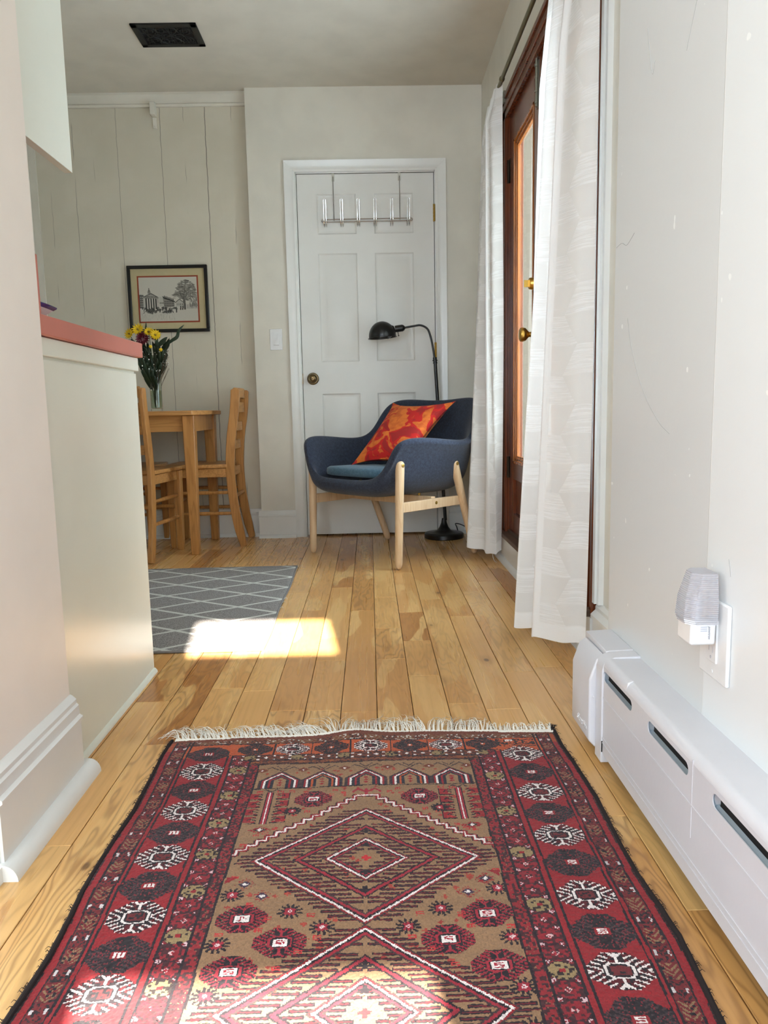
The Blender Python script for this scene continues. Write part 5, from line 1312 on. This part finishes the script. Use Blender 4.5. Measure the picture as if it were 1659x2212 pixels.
        for (cu, cv) in ((186, 540), (155, 570)):
            c2 = CV-s_*(CV-cv)
            for sg in (-1, 1):
                x, y = np.abs(U-4-sg*cu), np.abs(V0-c2); q_ = x+y*1.25
                fput((q_ < 19) & (noise > .35) & (np.mod(V0, 4) < 2.6), RED); fput(q_ < 10.5, L3(60, 40, 60)); fput(q_ < 5, WHT)
        for (cu, cv, g_) in ((79, 616, '5'), (66, 663, '5'), (170, 590, '5'), (140, 620, '2'), (118, 720, '5'), (205, 520, '5'), (205, 650, '5'), (90, 690, '2'), (150, 645, 'E')):
            c2 = CV-s_*(CV-cv)
            for sg in (-1, 1): glyph(4+sg*cu, c2, g_, 12, 8.5, L3(176, 44, 44))
    for sg in (-1, 1):
        medal(4+sg*100, 281, 'R', .78, .80); glyph(4+sg*100, 281, 'E' if sg < 0 else '5', 13, 8.5, CRIM*1.1)
        medal(4+sg*100, 2*CV-281, 'R', .72, .76)
        for (cu, cv, g_) in ((60, 250, 'E'), (44, 262, '2'), (66, 268, '5'), (143, 248, '2'), (130, 335, '5'), (150, 355, '5'), (108, 325, 'L'), (160, 380, '5'), (190, 400, 'E'), (175, 395, '5'), (205, 248, '5'), (207, 430, '2'), (165, 248, 'L')): glyph(4+sg*cu, cv, g_, 11, 8, L3(176, 40, 40), sg)
        for (cu, cv) in ((135, 322), ): 
            x, y = np.abs(U-4-sg*cu), np.abs(V0-cv); st = np.zeros(x.shape, bool)
            for a in (15, 45, 75): st |= seg(x, y, 0, 0, 15*math.cos(math.radians(a)), 13*math.sin(math.radians(a)), 2.4)
            fput(st, INK); fput(np.hypot(x, y) < 7, CRIM); fput(x+y < 3, WHT)
        x, y = np.abs(U-4-sg*186), np.abs(V0-384); q_ = x*.7+y*1.3; fput((q_ < 15) & (noise > .3), RED); fput(q_ < 8, INK); fput((x+y < 5), WHT)
        fput((U*sg > 195) & (V0 > 520+abs(0)) & (np.abs(V0-520) < (U*sg-195)*.9) & (U*sg < 214), RED)
    # yarn variation: row-wise colour drift plus knot by knot
    ab = np.interp(vv, np.linspace(0, l_, 60), R.normal(1, .05, 60))[:, None, None]
    I *= ab*(1+(noise[..., None]-.5)*.34)
    return np.clip(I, 0, 1).reshape(-1, 3)

def knotted_rug():
    w_, l_ = .858, 1.596; nx, ny = 429, 798
    t = thing('knotted_rug', 'red oriental rug with a tan lozenge field and fringed end', 'rug', (-.026, 1.628, 0))
    img = rug_pattern(nx, ny, w_*1000, l_*1000).reshape(ny, nx, 3)
    mat = attrmat('wool_pile', .95, Sheen_Weight=.12); R = np.random.default_rng(5)
    img = img[::-1]                                                            # y runs from near to far end
    o = facecolor_mesh('pile', nx, ny, w_, l_, img, mat, t, axis='XY')
    me = o.data; n = len(me.vertices); co = np.empty(n*3, np.float32); me.vertices.foreach_get('co', co); co = co.reshape(-1, 3)
    x = co[:, 0]-w_/2; y = co[:, 1]-l_; v = -y
    sidew = np.interp(v, np.linspace(0, l_, 22), R.normal(0, .0035, 22)); 
    ex = np.clip(np.abs(x)/(w_/2), 0, 1)**6
    bump = .009*np.exp(-((x-.005+.03)/.055)**2)*np.exp(-(v/.06)**2)
    z = .0085+.0011*np.sin(x*14+v*5)+.001*np.sin(v*16)+R.normal(0, .00042, n)+bump-.004*ex
    far = np.clip(1-v/.03, 0, 1)
    co[:, 0] = x+sidew*ex+R.normal(0, .00025, n); co[:, 1] = y+R.normal(0, .00025, n)+.004*np.sin(x*9+1)*far-.004*far*(np.abs(x) > .3); co[:, 2] = z
    me.vertices.foreach_set('co', co.ravel().astype(np.float32)); me.update()
    bk = MB(); m_ = 40
    for j in range(m_+1):
        for i in (0, 1): bk.v.append(((-1, 1)[i]*(w_/2-.003), -l_+l_*j/m_, .001))
    for j in range(m_): bk.f.append((2*j, 2*j+1, 2*j+3, 2*j+2))
    bk.build('backing', plain('rug_backing', rgb(70, 40, 36), .9), t, smooth=0)
    # dark wool selvedge with loose hairs
    sv = plain('dark_wool_selvedge', rgb(34, 24, 24), .95)
    for s_ in (-1, 1):
        pts = []
        for k in range(81):
            v_ = l_*k/80; sw = float(np.interp(v_, np.linspace(0, l_, 22), sidew_samples(R, l_) if False else np.zeros(22)))
            i_ = np.argmin(np.abs(v-v_)+np.abs(x-s_*w_/2)*4); pts.append((float(co[i_, 0])+s_*.001, -v_, .0045))
        m = MB().tube(pts, .0042, 8)
        Q = random.Random(9+s_)
        for k in range(240):
            p = pts[Q.randrange(len(pts))]; a = Q.uniform(-.5, .5); L = Q.uniform(.003, .011)
            yb = p[1]+Q.uniform(-.01, .01); m.tube([(p[0], yb, .005), (p[0]+s_*L*.6, yb+a*L, .009), (p[0]+s_*L, yb+a*L*1.6, .005)], [.0007, .0005, .0003], 3)
        m.build('selvedge', sv, t)
    # end: woven white band and fringe
    Q = random.Random(21); fringe = plain('white_cotton_fringe', rgb(240, 234, 222), .9)
    def endy(x_): return .004*math.sin(x_*9+1)-.004*(abs(x_) > .3)
    def endz(x_): return .0045+.009*math.exp(-((x_-.005+.03)/.055)**2)
    bm_ = MB(); P = [(-w_/2+.004+(w_-.008)*k/120, 0, 0) for k in range(121)]
    for off in (.0025, .0065, .0105): bm_.tube([(p[0], endy(p[0])+off+Q.uniform(-.0004, .0004), endz(p[0])+Q.uniform(-.0003, .0006)) for p in P], .0026, 7)
    for k in range(300):
        x_ = Q.uniform(-w_/2+.005, w_/2-.005); y_ = endy(x_)+Q.uniform(.006, .013)
        bm_.lathe([(.0008, -.0015), (.0019, 0), (.0008, .0015)], 5, 'X', (x_, y_, endz(x_)+.0022))
    bm_.build('woven_end_band', fringe, t)
    fm = MB(); nt = 84
    for k in range(nt):
        x_ = -w_/2+.006+(w_-.012)*(k+.5)/nt; g_ = k/nt
        lean = (-.9 if g_ < .42 else (.1 if g_ < .6 else .45*math.sin(g_*19)))+Q.uniform(-.35, .35)
        L0 = Q.uniform(.050, .095) if g_ < .82 else Q.uniform(.02, .045)
        if .35 < g_ < .75: L0 *= Q.uniform(.9, 1.3)
        cur = Q.uniform(-.5, .5)
        for s_ in range(7):
            L = L0*Q.uniform(.5, 1.15); a0 = lean*.4+Q.uniform(-.22, .22); a1 = lean*1.2+cur*1.4+Q.uniform(-.7, .7); hz = Q.uniform(.003, .026)
            p = Vector((x_+Q.uniform(-.003, .003), endy(x_)+.011, endz(x_))); pts = [tuple(p)]; nn = 7
            for q_ in range(1, nn):
                f_ = q_/(nn-1); a = a0*(1-f_)+a1*f_; p = p+Vector((math.sin(a), math.cos(a), 0))*L/(nn-1)
                pts.append((p.x, p.y, max(.0012, endz(x_)*(1-f_)*.8+hz*math.sin(pi*min(1, f_*1.1))*.7+.0012)))
            fm.tube(pts, [.0009, .0008, .0007, .0006, .0005, .0004, .00025], 3, caps=False)
    o = fm.build('fringe', fringe, t); o['kind'] = 'stuff'
    Q2 = MB()
    for k in range(26): 
        x_ = w_/2-.004+Q.uniform(-.006, .004); y_ = Q.uniform(-.004, .012); Q2.tube([(x_, y_, .006), (x_+Q.uniform(-.004, .008), y_+.006, .013), (x_+Q.uniform(-.004, .012), y_+Q.uniform(.004, .014), .012)], [.0009, .0007, .0003], 3)
    Q2.build('corner_tuft', sv, t)
knotted_rug()
